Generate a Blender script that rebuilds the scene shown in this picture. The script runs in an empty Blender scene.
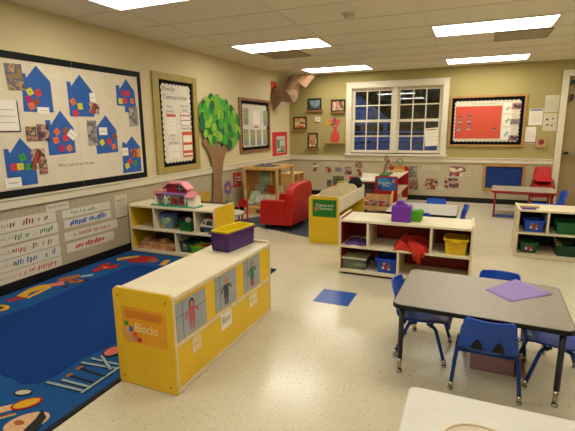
import bpy, bmesh, math, random
from mathutils import Vector, Matrix
PI = math.pi
sc = bpy.context.scene
COL = sc.collection
random.seed(7)

# ------------------------------------------------------------------ materials
def lin(h):
    h = h.lstrip('#'); r = []
    for i in (0, 2, 4):
        c = int(h[i:i+2], 16) / 255
        r.append(c / 12.92 if c <= .04045 else ((c + .055) / 1.055) ** 2.4)
    return (*r, 1)
MATS = {}
def mat(h, rough=.5, metal=0, var=.06, scale=14, bump=0, key=None, coat=0, spec=.4):
    k = key or (h, rough, metal, var, scale, bump)
    if k in MATS: return MATS[k]
    m = bpy.data.materials.new('mat_%s' % h.lstrip('#')); m.use_nodes = True
    nt = m.node_tree; N = nt.nodes; L = nt.links
    b = N['Principled BSDF']; c = lin(h)
    b.inputs['Roughness'].default_value = rough; b.inputs['Metallic'].default_value = metal
    b.inputs['Specular IOR Level'].default_value = spec
    if coat: b.inputs['Coat Weight'].default_value = coat
    tc = N.new('ShaderNodeTexCoord'); nz = N.new('ShaderNodeTexNoise'); nz.inputs['Scale'].default_value = scale; nz.inputs['Detail'].default_value = 4
    L.new(tc.outputs['Object'], nz.inputs['Vector'])
    rp = N.new('ShaderNodeValToRGB'); e = rp.color_ramp.elements
    e[0].position = .3; e[1].position = .7
    e[0].color = tuple(max(0, x * (1 - var)) for x in c[:3]) + (1,)
    e[1].color = tuple(min(1, x * (1 + var)) for x in c[:3]) + (1,)
    L.new(nz.outputs['Fac'], rp.inputs['Fac']); L.new(rp.outputs['Color'], b.inputs['Base Color'])
    if bump:
        bp = N.new('ShaderNodeBump'); bp.inputs['Strength'].default_value = bump; bp.inputs['Distance'].default_value = .01
        n2 = N.new('ShaderNodeTexNoise'); n2.inputs['Scale'].default_value = scale * 12
        L.new(tc.outputs['Object'], n2.inputs['Vector']); L.new(n2.outputs['Fac'], bp.inputs['Height']); L.new(bp.outputs['Normal'], b.inputs['Normal'])
    MATS[k] = m; return m
def photo(cols, scale=22, seed=0):
    m = bpy.data.materials.new('photo_print'); m.use_nodes = True
    nt = m.node_tree; N = nt.nodes; L = nt.links; b = N['Principled BSDF']; b.inputs['Roughness'].default_value = .35
    tc = N.new('ShaderNodeTexCoord'); mp = N.new('ShaderNodeMapping'); mp.inputs['Location'].default_value = (seed * 1.7, seed * 2.3, seed * .9)
    v = N.new('ShaderNodeTexNoise'); v.inputs['Scale'].default_value = scale * .45; v.inputs['Detail'].default_value = 1.5
    L.new(tc.outputs['Object'], mp.inputs['Vector']); L.new(mp.outputs[0], v.inputs['Vector'])
    rp = N.new('ShaderNodeValToRGB'); e = rp.color_ramp.elements
    for i, c in enumerate(cols):
        q = e[i] if i < 2 else e.new(.99)
        q.position = .36 + .28 * i / (len(cols) - 1); q.color = lin(c)
    L.new(v.outputs['Fac'], rp.inputs['Fac'])
    L.new(rp.outputs['Color'], b.inputs['Base Color']); return m
def nodes(m):
    return m.node_tree.nodes, m.node_tree.links
def newmat(name, rough=.5):
    m = bpy.data.materials.new(name); m.use_nodes = True
    N, L = nodes(m); b = N['Principled BSDF']; b.inputs['Roughness'].default_value = rough
    return m, N, L, b
def mathn(N, L, op, a, b=None, c=None):
    n = N.new('ShaderNodeMath'); n.operation = op
    for i, x in enumerate((a, b, c)):
        if x is None: continue
        if isinstance(x, (int, float)): n.inputs[i].default_value = x
        else: L.new(x, n.inputs[i])
    return n.outputs[0]
def floor_mat():
    m, N, L, b = newmat('speckled_vinyl_tile', .3)
    tc = N.new('ShaderNodeTexCoord')
    def mix(f, a, bb):
        x = N.new('ShaderNodeMix'); x.data_type = 'RGBA'; L.new(f, x.inputs[0])
        for i, q in ((6, a), (7, bb)):
            if isinstance(q, tuple): x.inputs[i].default_value = q
            else: L.new(q, x.inputs[i])
        return x.outputs[2]
    n1 = N.new('ShaderNodeTexNoise'); n1.inputs['Scale'].default_value = 2.5; L.new(tc.outputs['Object'], n1.inputs[0])
    base = mix(n1.outputs['Fac'], lin('#bfb597'), lin('#ccc3a6'))
    for sca, th, col in ((60, .67, '#958a72'), (45, .70, '#a8806a'), (90, .69, '#e6dec6')):
        n = N.new('ShaderNodeTexNoise'); n.inputs['Scale'].default_value = sca; n.inputs['Detail'].default_value = 1; L.new(tc.outputs['Object'], n.inputs[0])
        f = mathn(N, L, 'GREATER_THAN', n.outputs['Fac'], th)
        f = mathn(N, L, 'MULTIPLY', f, .55)
        base = mix(f, base, lin(col))
    sp = N.new('ShaderNodeSeparateXYZ'); L.new(tc.outputs['Object'], sp.inputs[0])
    fs = []
    for ax, o in ((0, 2.56), (1, -5.59)):
        f = mathn(N, L, 'FRACT', mathn(N, L, 'DIVIDE', mathn(N, L, 'SUBTRACT', sp.outputs[ax], o - 30.48), .3048))
        fs.append(mathn(N, L, 'LESS_THAN', f, .008))
    f = mathn(N, L, 'MULTIPLY', mathn(N, L, 'MAXIMUM', fs[0], fs[1]), .15)
    base = mix(f, base, lin('#9a8d70'))
    L.new(base, b.inputs['Base Color'])
    n = N.new('ShaderNodeTexNoise'); n.inputs['Scale'].default_value = 6; L.new(tc.outputs['Object'], n.inputs[0])
    mr = N.new('ShaderNodeMapRange'); mr.inputs[3].default_value = .17; mr.inputs[4].default_value = .27
    L.new(n.outputs['Fac'], mr.inputs[0]); L.new(mr.outputs[0], b.inputs['Roughness'])
    return m
def rib_mat(h, axis):
    m, N, L, b = newmat('ribbed_wall_panel', .7)
    tc = N.new('ShaderNodeTexCoord'); sp = N.new('ShaderNodeSeparateXYZ'); L.new(tc.outputs['Object'], sp.inputs[0])
    f = mathn(N, L, 'PINGPONG', sp.outputs[axis], .03)
    f = mathn(N, L, 'LESS_THAN', f, .004)
    bp = N.new('ShaderNodeBump'); bp.inputs['Strength'].default_value = .5; bp.inputs['Distance'].default_value = .004; bp.invert = True
    L.new(f, bp.inputs['Height']); L.new(bp.outputs[0], b.inputs['Normal'])
    x = N.new('ShaderNodeMix'); x.data_type = 'RGBA'; L.new(mathn(N, L, 'MULTIPLY', f, .35), x.inputs[0]); x.inputs[6].default_value = lin(h); x.inputs[7].default_value = lin('#8f8468')
    L.new(x.outputs[2], b.inputs['Base Color']); return m
def emit(h, s):
    m = bpy.data.materials.new('lit_diffuser'); m.use_nodes = True; N, L = nodes(m)
    b = N['Principled BSDF']; b.inputs['Base Color'].default_value = lin('#ffffff'); b.inputs['Emission Color'].default_value = lin(h); b.inputs['Emission Strength'].default_value = s
    return m
def glass_mat():
    m = bpy.data.materials.new('window_glass'); m.use_nodes = True; N, L = nodes(m); N.clear()
    o = N.new('ShaderNodeOutputMaterial'); t = N.new('ShaderNodeBsdfTransparent'); g = N.new('ShaderNodeBsdfGlossy'); g.inputs['Roughness'].default_value = .01
    fr = N.new('ShaderNodeFresnel'); fr.inputs[0].default_value = 1.52; x = N.new('ShaderNodeMixShader')
    f = mathn(N, L, 'MULTIPLY', fr.outputs[0], 2.0)
    t.inputs[0].default_value = (.88, .92, .95, 1)
    L.new(f, x.inputs[0]); L.new(t.outputs[0], x.inputs[1]); L.new(g.outputs[0], x.inputs[2]); L.new(x.outputs[0], o.inputs[0]); return m
def clear_mat(h):
    m, N, L, b = newmat('clear_plastic', .15); b.inputs['Base Color'].default_value = lin(h); b.inputs['Transmission Weight'].default_value = .75; b.inputs['IOR'].default_value = 1.1
    return m

CREAM = mat('#e3d8b4', .5, var=.04, scale=6)
TRIM = mat('#d3c9ac', .45, var=.03)
MAPLE = mat('#d8cbaa', .4, var=.06, scale=5)
MAPLE_EDGE = mat('#d4c29a', .45, var=.1, scale=25)
YEL = mat('#dcb31c', .4, var=.03)
RED = mat('#a81812', .4, var=.05)
DRED = mat('#8c1a16', .5, var=.05)
BLUE = mat('#1448b0', .35, var=.04)
BLACK = mat('#08080a', .45, var=.1, spec=.3)
BASE = mat('#0f0d0b', .45, var=.1, spec=.3)
WHITE = mat('#e4ddca', .6, var=.03)
PAPER = mat('#d3c7ab', .8, var=.05, scale=7)
CHROME = mat('#b5b0a6', .25, 1, var=.03)
DMETAL = mat('#33363c', .4, .4, var=.05)
OAK = mat('#c89a56', .45, var=.14, scale=9)
PINE = mat('#cba062', .5, var=.12, scale=9)
WALL_TAN = mat('#cabb90', .8, var=.025, scale=2)
OLIVE = mat('#a3955c', .8, var=.03, scale=2)
KRAFT = mat('#8b6a45', .8, var=.1, scale=6, bump=.2)
INK = mat('#2a2622', .7)

# ------------------------------------------------------------------ mesh builder
def PX(X): return lambda a, b, d: (X + d, a, b)          # plane facing +x : a=y  b=z
def PY(Y): return lambda a, b, d: (a, Y - d, b)          # plane facing -y : a=x  b=z
def PZ(Z): return lambda a, b, d: (a, b, Z + d)          # plane facing up : a=x  b=y
WL, WB = PX(0), PY(0)
class MB:
    def __init__(s): s.v = []; s.f = []; s.m = []; s.s = []
    def add(s, vs, fs, m=0, sm=False):
        o = len(s.v); s.v += [tuple(v) for v in vs]
        for f in fs: s.f.append([i + o for i in f]); s.m.append(m); s.s.append(sm)
        return s
    def box(s, x0, x1, y0, y1, z0, z1, m=0):
        vs = [(x, y, z) for z in (z0, z1) for y in (y0, y1) for x in (x0, x1)]
        return s.add(vs, [(0, 2, 3, 1), (4, 5, 7, 6), (0, 1, 5, 4), (2, 6, 7, 3), (0, 4, 6, 2), (1, 3, 7, 5)], m)
    def poly(s, pl, pts, d0, d1, m=0, sm=False):
        n = len(pts); vs = [pl(a, b, d0) for a, b in pts] + [pl(a, b, d1) for a, b in pts]
        s.add(vs, [tuple(range(n))[::-1], tuple(range(n, 2 * n))], m)
        o = len(s.v) - 2 * n
        for i in range(n):
            j = (i + 1) % n; s.f.append([o + i, o + j, o + n + j, o + n + i]); s.m.append(m); s.s.append(sm)
        return s
    def rect(s, pl, a0, a1, b0, b1, d0, d1, m=0):
        return s.poly(pl, [(a0, b0), (a1, b0), (a1, b1), (a0, b1)], d0, d1, m)
    def tube(s, path, r, m=0, n=8, caps=True):
        P = [Vector(p) for p in path]; R = r if isinstance(r, (list, tuple)) else [r] * len(P)
        t = (P[1] - P[0]).normalized(); u = t.orthogonal().normalized(); vs = []
        for i, p in enumerate(P):
            a = P[min(i + 1, len(P) - 1)] - P[max(i - 1, 0)]; t = a.normalized()
            u = (u - t * u.dot(t)).normalized(); w = t.cross(u)
            for k in range(n):
                q = 2 * PI * k / n; vs.append(p + (u * math.cos(q) + w * math.sin(q)) * R[i])
        fs = []
        for i in range(len(P) - 1):
            for k in range(n):
                k2 = (k + 1) % n; fs.append((i * n + k, i * n + k2, (i + 1) * n + k2, (i + 1) * n + k))
        s.add(vs, fs, m, True)
        if caps:
            o = len(s.v) - len(vs); l = len(P) - 1
            s.f += [[o + k for k in range(n)][::-1], [o + l * n + k for k in range(n)]]; s.m += [m, m]; s.s += [False, False]
        return s
    def lathe(s, prof, c, m=0, n=24, sq=1):
        vs = []; fs = []
        for r, z in prof:
            for k in range(n):
                q = 2 * PI * k / n; vs.append((c[0] + r * math.cos(q), c[1] + r * sq * math.sin(q), c[2] + z))
        for i in range(len(prof) - 1):
            for k in range(n):
                k2 = (k + 1) % n; fs.append((i * n + k, i * n + k2, (i + 1) * n + k2, (i + 1) * n + k))
        fs.append(tuple(range(n))[::-1]); l = len(prof) - 1; fs.append(tuple(l * n + k for k in range(n)))
        return s.add(vs, fs, m, True)
    def ball(s, c, r, m=0, sq=(1, 1, 1), n=16):
        prof = [(max(.001, math.sin(PI * i / 10)) * r, -math.cos(PI * i / 10) * r) for i in range(11)]
        o = len(s.v); s.lathe(prof, (0, 0, 0), m, n)
        for i in range(o, len(s.v)):
            x, y, z = s.v[i]; s.v[i] = (c[0] + x * sq[0], c[1] + y * sq[1], c[2] + z * sq[2])
        return s
OFF = {}
def finish(o, bevel):
    if bevel:
        b = o.modifiers.new('bevel', 'BEVEL'); b.width = bevel; b.segments = 2; b.limit_method = 'ANGLE'; b.angle_limit = .6
def part(name, mb, mats, parent=None, bevel=0, kind=None, label=None, origin=None):
    off = OFF.get(parent.name, Vector((0, 0, 0))) if parent else Vector(origin or (0, 0, 0))
    me = bpy.data.meshes.new(name); me.from_pydata([tuple(Vector(v) - off) for v in mb.v], [], mb.f)
    for m in (mats if isinstance(mats, (list, tuple)) else [mats]): me.materials.append(m)
    for i, p in enumerate(me.polygons): p.material_index = mb.m[i]; p.use_smooth = mb.s[i]
    bm = bmesh.new(); bm.from_mesh(me); bmesh.ops.recalc_face_normals(bm, faces=bm.faces); bm.to_mesh(me); bm.free()
    o = bpy.data.objects.new(name, me); COL.objects.link(o)
    if parent: o.parent = parent; OFF[o.name] = off
    else: o.location = off; OFF[o.name] = off
    if kind: o['kind'] = kind
    if label: o['label'] = label
    finish(o, bevel); return o
def tag(o, label, cat, group=None):
    o['label'] = label; o['category'] = cat
    if group: o['group'] = group
    return o
def solo(name, mb, mats, label, cat, group=None, bevel=0, origin=None):
    """one-mesh thing; origin at the middle of its footprint"""
    if origin is None:
        xs = [v[0] for v in mb.v]; ys = [v[1] for v in mb.v]; zs = [v[2] for v in mb.v]
        origin = ((min(xs) + max(xs)) / 2, (min(ys) + max(ys)) / 2, min(zs))
    return tag(part(name, mb, mats, None, bevel, origin=origin), label, cat, group)
def thing(name, label, cat, loc, group=None, local=False, rot=0):
    o = bpy.data.objects.new(name, None); COL.objects.link(o); o.empty_display_size = .1
    o.location = loc; o.rotation_euler = (0, 0, rot)
    OFF[o.name] = Vector((0, 0, 0)) if local else Vector(loc)
    return tag(o, label, cat, group)
def copy_tree(o, parent=None):
    c = o.copy(); COL.objects.link(c)
    if parent: c.parent = parent
    OFF[c.name] = OFF.get(o.name, Vector())
    for ch in list(o.children): copy_tree(ch, c)
    return c
def text(name, s, pl, a, b, width, height, m, parent, d=.001, align='LEFT'):
    cu = bpy.data.curves.new(name, 'FONT'); cu.body = s; cu.size = 1; cu.extrude = 0
    to = bpy.data.objects.new(name, cu); COL.objects.link(to); bpy.context.view_layer.update()
    me = bpy.data.meshes.new_from_object(to.evaluated_get(bpy.context.evaluated_depsgraph_get()))
    bpy.data.objects.remove(to)
    xs = [v.co.x for v in me.vertices]; ys = [v.co.y for v in me.vertices]
    sx = width / (max(xs) - min(xs)); sy = height / (max(ys) - min(ys))
    off = OFF.get(parent.name, Vector())
    for v in me.vertices:
        v.co = Vector(pl(a + (v.co.x - min(xs)) * sx, b + (v.co.y - min(ys)) * sy, d)) - off
    me.materials.append(m); o = bpy.data.objects.new(name, me); COL.objects.link(o); o.parent = parent; OFF[o.name] = off
    return o
def ell(a, b, ra, rb, n=16, rot=0):
    return [(a + ra * math.cos(2 * PI * k / n) * math.cos(rot) - rb * math.sin(2 * PI * k / n) * math.sin(rot),
             b + ra * math.cos(2 * PI * k / n) * math.sin(rot) + rb * math.sin(2 * PI * k / n) * math.cos(rot)) for k in range(n)]
def rrect(a0, a1, b0, b1, r, n=5):
    if not isinstance(r, (list, tuple)): r = (r,) * 4        # bl br tr tl
    out = []
    for (ca, cb, q0, rr) in ((a0 + r[0], b0 + r[0], PI, r[0]), (a1 - r[1], b0 + r[1], 1.5 * PI, r[1]), (a1 - r[2], b1 - r[2], 0, r[2]), (a0 + r[3], b1 - r[3], .5 * PI, r[3])):
        if rr < .0005: out.append((ca, cb)); continue
        for k in range(n + 1): q = q0 + .5 * PI * k / n; out.append((ca + rr * math.cos(q), cb + rr * math.sin(q)))
    return out
def scallop(a0, a1, b0, b1, step=.06, amp=.014):
    out = []
    def edge(p, q, nx, ny):
        L = math.hypot(q[0] - p[0], q[1] - p[1]); k = max(1, round(L / step))
        for i in range(k):
            for j in range(4):
                t = (i + j / 4) / k; w = amp * math.sin(PI * j / 4); out.append((p[0] + (q[0] - p[0]) * t + nx * w, p[1] + (q[1] - p[1]) * t + ny * w))
    edge((a0, b0), (a1, b0), 0, -1); edge((a1, b0), (a1, b1), 1, 0); edge((a1, b1), (a0, b1), 0, 1); edge((a0, b1), (a0, b0), -1, 0)
    return out

# ------------------------------------------------------------------ setting
H = 2.5; XR = 7.6; YF = -10.0
b = MB().box(0, XR, YF, 0, -.1, 0); fl = part('floor', b, floor_mat(), kind='structure')
TB = mat('#1c4a94', .3, var=.06, scale=20); TR = mat('#7a2014', .45, var=.08, scale=20)
for x, y, m in ((2.56, -5.59, TB), (3.779, -6.2, TR), (1.6456, -5.285, TB), (4.084, -1.323, TB)):
    part('inlaid_floor_tile', MB().box(x + .001, x + .3038, y + .001, y + .3038, -.002, .0008), m, fl)
LOW_L, LOW_B = rib_mat('#a99b7d', 1), rib_mat('#b5a788', 0)
b = MB().box(-.1, 0, YF, .1, 0, .8, 0).box(-.1, 0, YF, .1, .8, H, 1); part('wall_left', b, [LOW_L, WALL_TAN], kind='structure')
WX0, WX1, WZ0, WZ1 = 1.37, 3.12, .92, 2.19
DX0, DX1, DZ = 5.11, 6.05, 2.23
b = MB()
xs = [0, WX0, WX1, DX0, DX1, XR]; zs = [0, .8, WZ0, WZ1, DZ, H]
for i in range(5):
    for j in range(5):
        cx = (xs[i] + xs[i+1]) / 2; cz = (zs[j] + zs[j+1]) / 2
        if WX0 < cx < WX1 and WZ0 < cz < WZ1: continue
        if DX0 < cx < DX1 and cz < DZ: continue
        b.box(xs[i], xs[i+1], 0, .12, zs[j], zs[j+1], 0 if j == 0 else 1)
part('wall_back', b, [LOW_B, OLIVE], kind='structure')
part('wall_right', MB().box(XR, XR + .1, YF, .1, 0, H), WALL_TAN, kind='structure')
part('wall_front', MB().box(-.1, XR + .1, YF - .1, YF, 0, H), WALL_TAN, kind='structure')
def ceil_mat():
    m, N, L, bb = newmat('acoustic_ceiling_tile', .9)
    tc = N.new('ShaderNodeTexCoord'); n = N.new('ShaderNodeTexNoise'); n.inputs['Scale'].default_value = 90; L.new(tc.outputs['Object'], n.inputs[0])
    rp = N.new('ShaderNodeValToRGB'); e = rp.color_ramp.elements; e[0].position = .35; e[0].color = lin('#d3cab4'); e[1].position = .5; e[1].color = lin('#e2dac4')
    L.new(n.outputs['Fac'], rp.inputs[0]); L.new(rp.outputs[0], bb.inputs['Base Color']); return m
GX = [.635 + 1.268 * k for k in range(0, 6)]; GY = [-.40 - .634 * k for k in range(0, 16)]
part('ceiling', MB().box(0, XR, YF, .1, H, H + .1), ceil_mat(), kind='structure')
b = MB()
for x in GX:
    if x < XR: b.box(x - .012, x + .012, YF, 0, H - .004, H)
for y in GY:
    if y > YF: b.box(0, XR, y - .012, y + .012, H - .0045, H)
b.box(0, .02, YF, 0, H - .0045, H).box(0, XR, -.02, 0, H - .0045, H)
part('trim_1', b, mat('#d6cdb8', .5, key='tbar'), kind='structure')                  # ceiling grid bars
# chair rails, baseboards
part('trim_2', MB().poly(PY(0), [(0, 0), (.018, 0), (.018, .07), (.03, .075), (.03, .09), (0, .09)], 0, 0) if False else MB().box(0, .02, YF, 0, .752, .835).box(0, .03, YF, 0, .828, .845), TRIM, kind='structure', bevel=.003)
part('trim_3', MB().box(.02, 5.0, -.02, 0, .752, .835).box(.03, 5.0, -.03, 0, .828, .845), TRIM, kind='structure', bevel=.003)
part('baseboard_left', MB().box(0, .012, YF, 0, 0, .095), BASE, kind='structure')
part('baseboard_back', MB().box(.012, 5.0, -.012, 0, 0, .095), BASE, kind='structure')

# window
wn = thing('window_1', 'x', 'x', (2.24, 0, WZ0)); del wn['label']; del wn['category']; wn['kind'] = 'structure'
WT = mat('#d6cdb4', .4, var=.03, key='wintrim')
c = MB().box(1.265, 1.37, -.025, 0, .9, 2.19).box(3.12, 3.225, -.025, 0, .9, 2.19).box(1.265, 3.225, -.025, 0, 2.19, 2.29)
c.box(1.25, 3.24, -.035, 0, 2.29, 2.31)
part('casing', c, WT, wn, .004)
part('sill', MB().box(1.24, 3.25, -.06, 0, .86, .9).box(1.265, 3.225, -.022, 0, .845, .86), WT, wn, .004)
part('jamb', MB().box(1.37, 1.385, 0, .12, .9, 2.19).box(3.105, 3.12, 0, .12, .9, 2.19).box(1.37, 3.12, 0, .12, 2.175, 2.19).box(1.37, 3.12, 0, .12, .9, .925).box(2.205, 2.285, -.01, .12, .925, 2.175), WT, wn)
GL = glass_mat()
for (a0, a1) in ((1.385, 2.205), (2.285, 3.105)):
    for k, (z0, z1, y) in enumerate(((.925, 1.57, .03), (1.53, 2.175, .065))):
        s = MB(); w = .045
        s.box(a0, a0 + w, y, y + .03, z0, z1).box(a1 - w, a1, y, y + .03, z0, z1).box(a0 + w, a1 - w, y, y + .03, z0, z0 + w).box(a0 + w, a1 - w, y, y + .03, z1 - w, z1)
        for q in (1, 2):
            x = a0 + w + (a1 - a0 - 2 * w) * q / 3; s.box(x - .011, x + .011, y + .004, y + .026, z0 + w, z1 - w)
        zm = (z0 + z1) / 2; s.box(a0 + w, a1 - w, y + .005, y + .025, zm - .011, zm + .011)
        so = part('sash', s, WT, wn)
        part('pane', MB().box(a0 + w - .005, a1 - w + .005, y + .013, y + .017, z0 + w - .005, z1 - w + .005), GL, so)
# door
dr = thing('door_1', 'x', 'x', (5.6, 0, 0)); del dr['label']; del dr['category']; dr['kind'] = 'structure'
part('door_frame', MB().box(5.01, 5.11, -.025, .12, 0, 2.33).box(6.05, 6.15, -.025, .12, 0, 2.33).box(5.11, 6.05, -.025, .12, 2.23, 2.33), TRIM, dr, .003)
lf = part('door_leaf', MB().box(5.115, 6.045, .04, .085, .01, 2.225), mat('#8f7a50', .45, var=.08, scale=4), dr)
part('push_bar', MB().box(5.13, 5.98, -.03, .0, .93, .975).box(5.14, 5.22, -.03, .04, .92, .985).box(5.9, 5.98, -.03, .04, .92, .985), CHROME, lf, .004)
part('door_closer', MB().box(5.14, 5.45, -.01, .04, 2.1, 2.17).box(5.16, 5.2, -.02, .04, 1.83, 1.93), DMETAL, lf, .004)

# outside the window
OG = mat('#2a3020', .9, var=.3, scale=2)
part('ground_outside', MB().box(-14, 20, .3, 30, -.25, -.15), OG, kind='structure')
fb = mat('#3f86d8', .5, var=.2, scale=1.2)
ot = thing('play_fence', 'blue rail fence of the playground seen dimly through the lower window panes', 'fence', (2.2, 2.6, -.15))
part('panel', MB().box(-3, 6, 2.62, 2.66, -.15, 1.22), fb, ot)
for z in (.75, 1.02, 1.28): part('rail', MB().box(-3, 6, 2.54, 2.62, z, z + .05), mat('#2f66b8', .4), ot)
for x in (-1.6, .2, 2.95, 4.6): part('post', MB().box(x, x + .12, 2.45, 2.57, -.15, 1.9), BLACK, ot)
# canopy
cn = thing('play_canopy', 'pale blue peaked playground canopy outside the left half of the window', 'canopy', (-.1, 5.5, -.15))
pk = (.15, 5.5, 2.45)
cv = MB(); q = [(-1.0, 4.6, 1.55), (1.2, 4.6, 1.55), (1.2, 6.4, 1.55), (-1.0, 6.4, 1.55)]
cv.add(q + [pk] + [(a, b_, c_ - .04) for a, b_, c_ in q] + [(pk[0], pk[1], pk[2] - .04)], [(0, 1, 4), (1, 2, 4), (2, 3, 4), (3, 0, 4), (6, 5, 9), (7, 6, 9), (8, 7, 9), (5, 8, 9), (0, 5, 6, 1), (1, 6, 7, 2), (2, 7, 8, 3), (3, 8, 5, 0)])
part('cover', cv, mat('#3c5f94', .6, var=.45, scale=1.5), cn)
for x, y in ((-1, 4.6), (1.2, 4.6), (1.2, 6.4), (-1, 6.4)): part('post', MB().box(x - .05, x + .05, y - .05, y + .05, -.15, 1.55), fb, cn)
hg = MB(); rnd = random.Random(21)
for k in range(2600):
    p = Vector((rnd.uniform(-16, 9), 13 + rnd.uniform(-.6, .6), rnd.uniform(-.1, 5.2)))
    u = Vector((rnd.uniform(-1, 1), rnd.uniform(-.4, .4), rnd.uniform(-1, 1))).normalized(); v = u.orthogonal().normalized(); s = rnd.uniform(.25, .5)
    hg.add([p - u * s, p + v * s * .6, p + u * s, p - v * s * .6], [(0, 1, 2, 3)])
t = thing('hedge', 'tall dark hedge outside, closing the view behind the playground', 'hedge', (-3.5, 13, -.15))
part('foliage', hg, mat('#20261a', .9, var=.3, scale=2), t); part('hedge_core', MB().box(-16, 9, 13.1, 13.5, -.15, 4.9), mat('#14180f', .9), t)
def tree(x, y, h, r, label):
    t = thing('tree', label, 'tree', (x, y, -.15), 'trees outside the window')
    part('trunk', MB().tube([(x, y, -.15), (x + .1, y, h * .4), (x, y, h * .8)], [.16, .12, .05]), mat('#2a2118', .9), t)
    f = MB(); rnd = random.Random(int(x * 10))
    for k in range(260):
        a = rnd.uniform(0, 2 * PI); e = rnd.uniform(-1, 1); rr = r * rnd.uniform(.55, 1)
        p = Vector((x + rr * math.cos(a) * math.sqrt(1 - e * e), y + rr * math.sin(a) * math.sqrt(1 - e * e), h * .72 + e * h * .42))
        u = Vector((rnd.uniform(-1, 1), rnd.uniform(-1, 1), rnd.uniform(-1, 1))).normalized(); v = u.orthogonal().normalized(); s = rnd.uniform(.18, .38)
        f.add([p - u * s, p + v * s * .6, p + u * s, p - v * s * .6], [(0, 1, 2, 3)])
    part('foliage', f, mat('#2c3a20', .8, var=.3, scale=3), t)
tree(-4.2, 10, 5.0, 1.9, 'dark leafy tree outside beyond the left end of the window')
tree(-.4, 10, 5.0, 1.8, 'dark leafy tree outside behind the pale blue canopy')
tree(-8.6, 10, 5, 1.9, 'dark tree outside, furthest left of the trees')
tree(4.0, 10.5, 5, 1.9, 'dark leafy tree outside, right of the canopy')

# ceiling lights
EM = emit('#fffaf0', 8.0)
LTXT = {(0, 0): 'lit ceiling light panel nearest the paper in the far left corner', (1, 0): 'lit ceiling light panel closest to the window wall, on the right',
        (0, 1): 'lit ceiling light panel above the tall tan-framed notice board, middle of the left row', (1, 1): 'large lit ceiling light panel at upper right beside the grille',
        (0, 2): 'lit ceiling light panel cut off by the top left of the view'}
for i in range(3):
    for j in range(4):
        if j == 3 and i == 2: continue
        x0 = .635 + 2.536 * i; y0 = -1.034 - 2.536 * j
        if x0 + 1.268 > XR: continue
        t = thing('ceiling_light', LTXT.get((i, j), 'lit ceiling light panel outside the view, over the %s of the room' % ['left side', 'middle', 'right side'][i]), 'ceiling light', (x0 + .634, y0 + .317, H - .012), 'recessed ceiling light panels')
        f = MB(); a, bb, c_, d = x0 + .015, x0 + 1.253, y0 + .015, y0 + .619; w = .02
        f.box(a, bb, c_, c_ + w, H - .012, H).box(a, bb, d - w, d, H - .012, H).box(a, a + w, c_ + w, d - w, H - .012, H).box(bb - w, bb, c_ + w, d - w, H - .012, H)
        part('light_frame', f, WHITE, t)
        part('diffuser', MB().box(a + w, bb - w, c_ + w, d - w, H - .009, H - .002), EM, t)
for x0, lab in ((3.85, 'metal ceiling air grille behind the large right light panel'), (.75, 'metal ceiling air grille behind the middle light of the left row')):
    t = thing('ceiling_vent', lab, 'vent', (x0 + .3, -2.62, H - .02))
    f = MB(); f.box(x0, x0 + .6, -2.9, -2.87, H - .018, H).box(x0, x0 + .6, -2.37, -2.34, H - .018, H).box(x0, x0 + .03, -2.87, -2.37, H - .018, H).box(x0 + .57, x0 + .6, -2.87, -2.37, H - .018, H)
    part('grille_frame', f, mat('#8c8268', .5), t)
    s = MB()
    for k in range(9): y = -2.85 + k * .055; s.add([(x0 + .03, y, H - .004), (x0 + .57, y, H - .004), (x0 + .57, y + .024, H - .018), (x0 + .03, y + .024, H - .018)], [(0, 1, 2, 3)])
    part('louvres', s, mat('#a89c80', .5), t)
    part('duct_opening', MB().box(x0 + .03, x0 + .57, -2.87, -2.37, H - .002, H - .0005), BLACK, t)
t = thing('smoke_detector', 'round off-white smoke detector on the ceiling near the top centre', 'smoke detector', (2.52, -4.44, H - .04))
part('mounting_plate', MB().lathe([(.075, -.01), (.075, 0)], (2.52, -4.44, H)), WHITE, t)
part('sensor_body', MB().lathe([(.03, -.045), (.05, -.04), (.058, -.01)], (2.52, -4.44, H)), mat('#c8bc9c', .5), t)

# ------------------------------------------------------------------ left wall: big house board
SP = [mat(h, .7) for h in ('#c9c020', '#c8323c', '#a8245a', '#8c4a2a', '#d0663c', '#2f9040')]   # yellow red magenta brown orange green
for (y0, y1, lab) in ((-7.9, -5.525, 'left half of the long black-bordered board, behind the row of blue paper houses'), (-5.525, -4.57, 'right half of the long black-bordered board, ending beside the tan-framed board')):
    t = thing('bulletin_board', lab, 'bulletin board', (0, (y0 + y1) / 2, .85), 'wide paper house board')
    part('board_backing', MB().rect(WL, y0, y1, .85, 2.09, .001, .012), PAPER, t)
    bd = MB(); w = .062
    bd.rect(WL, y0, y1 - .007, .85, .85 + w, .012, .018).rect(WL, y0, y1 - .007, 2.09 - w, 2.09, .012, .018)
    if y1 > -5: bd.rect(WL, y1 - w, y1 - .007, .85 + w, 2.09 - w, .012, .018)
    part('border_strip', bd, mat('#090909', .6, var=.5, scale=60, spec=.2), t)
    part('paper_lining', MB().rect(WL, y0 + .003, y1 - (w if y1 > -5 else .003), .85 + w, 2.09 - w, .012, .014), PAPER, t)
HB = mat('#28589c', .75, var=.08, scale=8)
def house(pts, notes, lab):
    ys = [p[0] for p in pts]; zs_ = [p[1] for p in pts]
    t = thing('paper_house', lab, 'paper house', (.015, sum(ys) / len(ys), min(zs_)), 'blue paper houses')
    part('house_cutout', MB().poly(WL, pts, .0145, .0165), HB, t)
    for y, z, k, tilt in notes:
        s = .030; c_, s_ = math.cos(tilt), math.sin(tilt)
        q = [(y + (a * c_ - b_ * s_) * s, z + (a * s_ + b_ * c_) * s) for a, b_ in ((-1, -1), (1, -1), (1, 1), (-1, 1))]
        nt_ = MB().poly(WL, q, .0168, .018, 0)
        nt_.rect(WL, y - .008, y + .008, z - .003, z + .003, .018, .0184, 1)
        part('sticky_note', nt_, [SP[k], INK], t)
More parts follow.
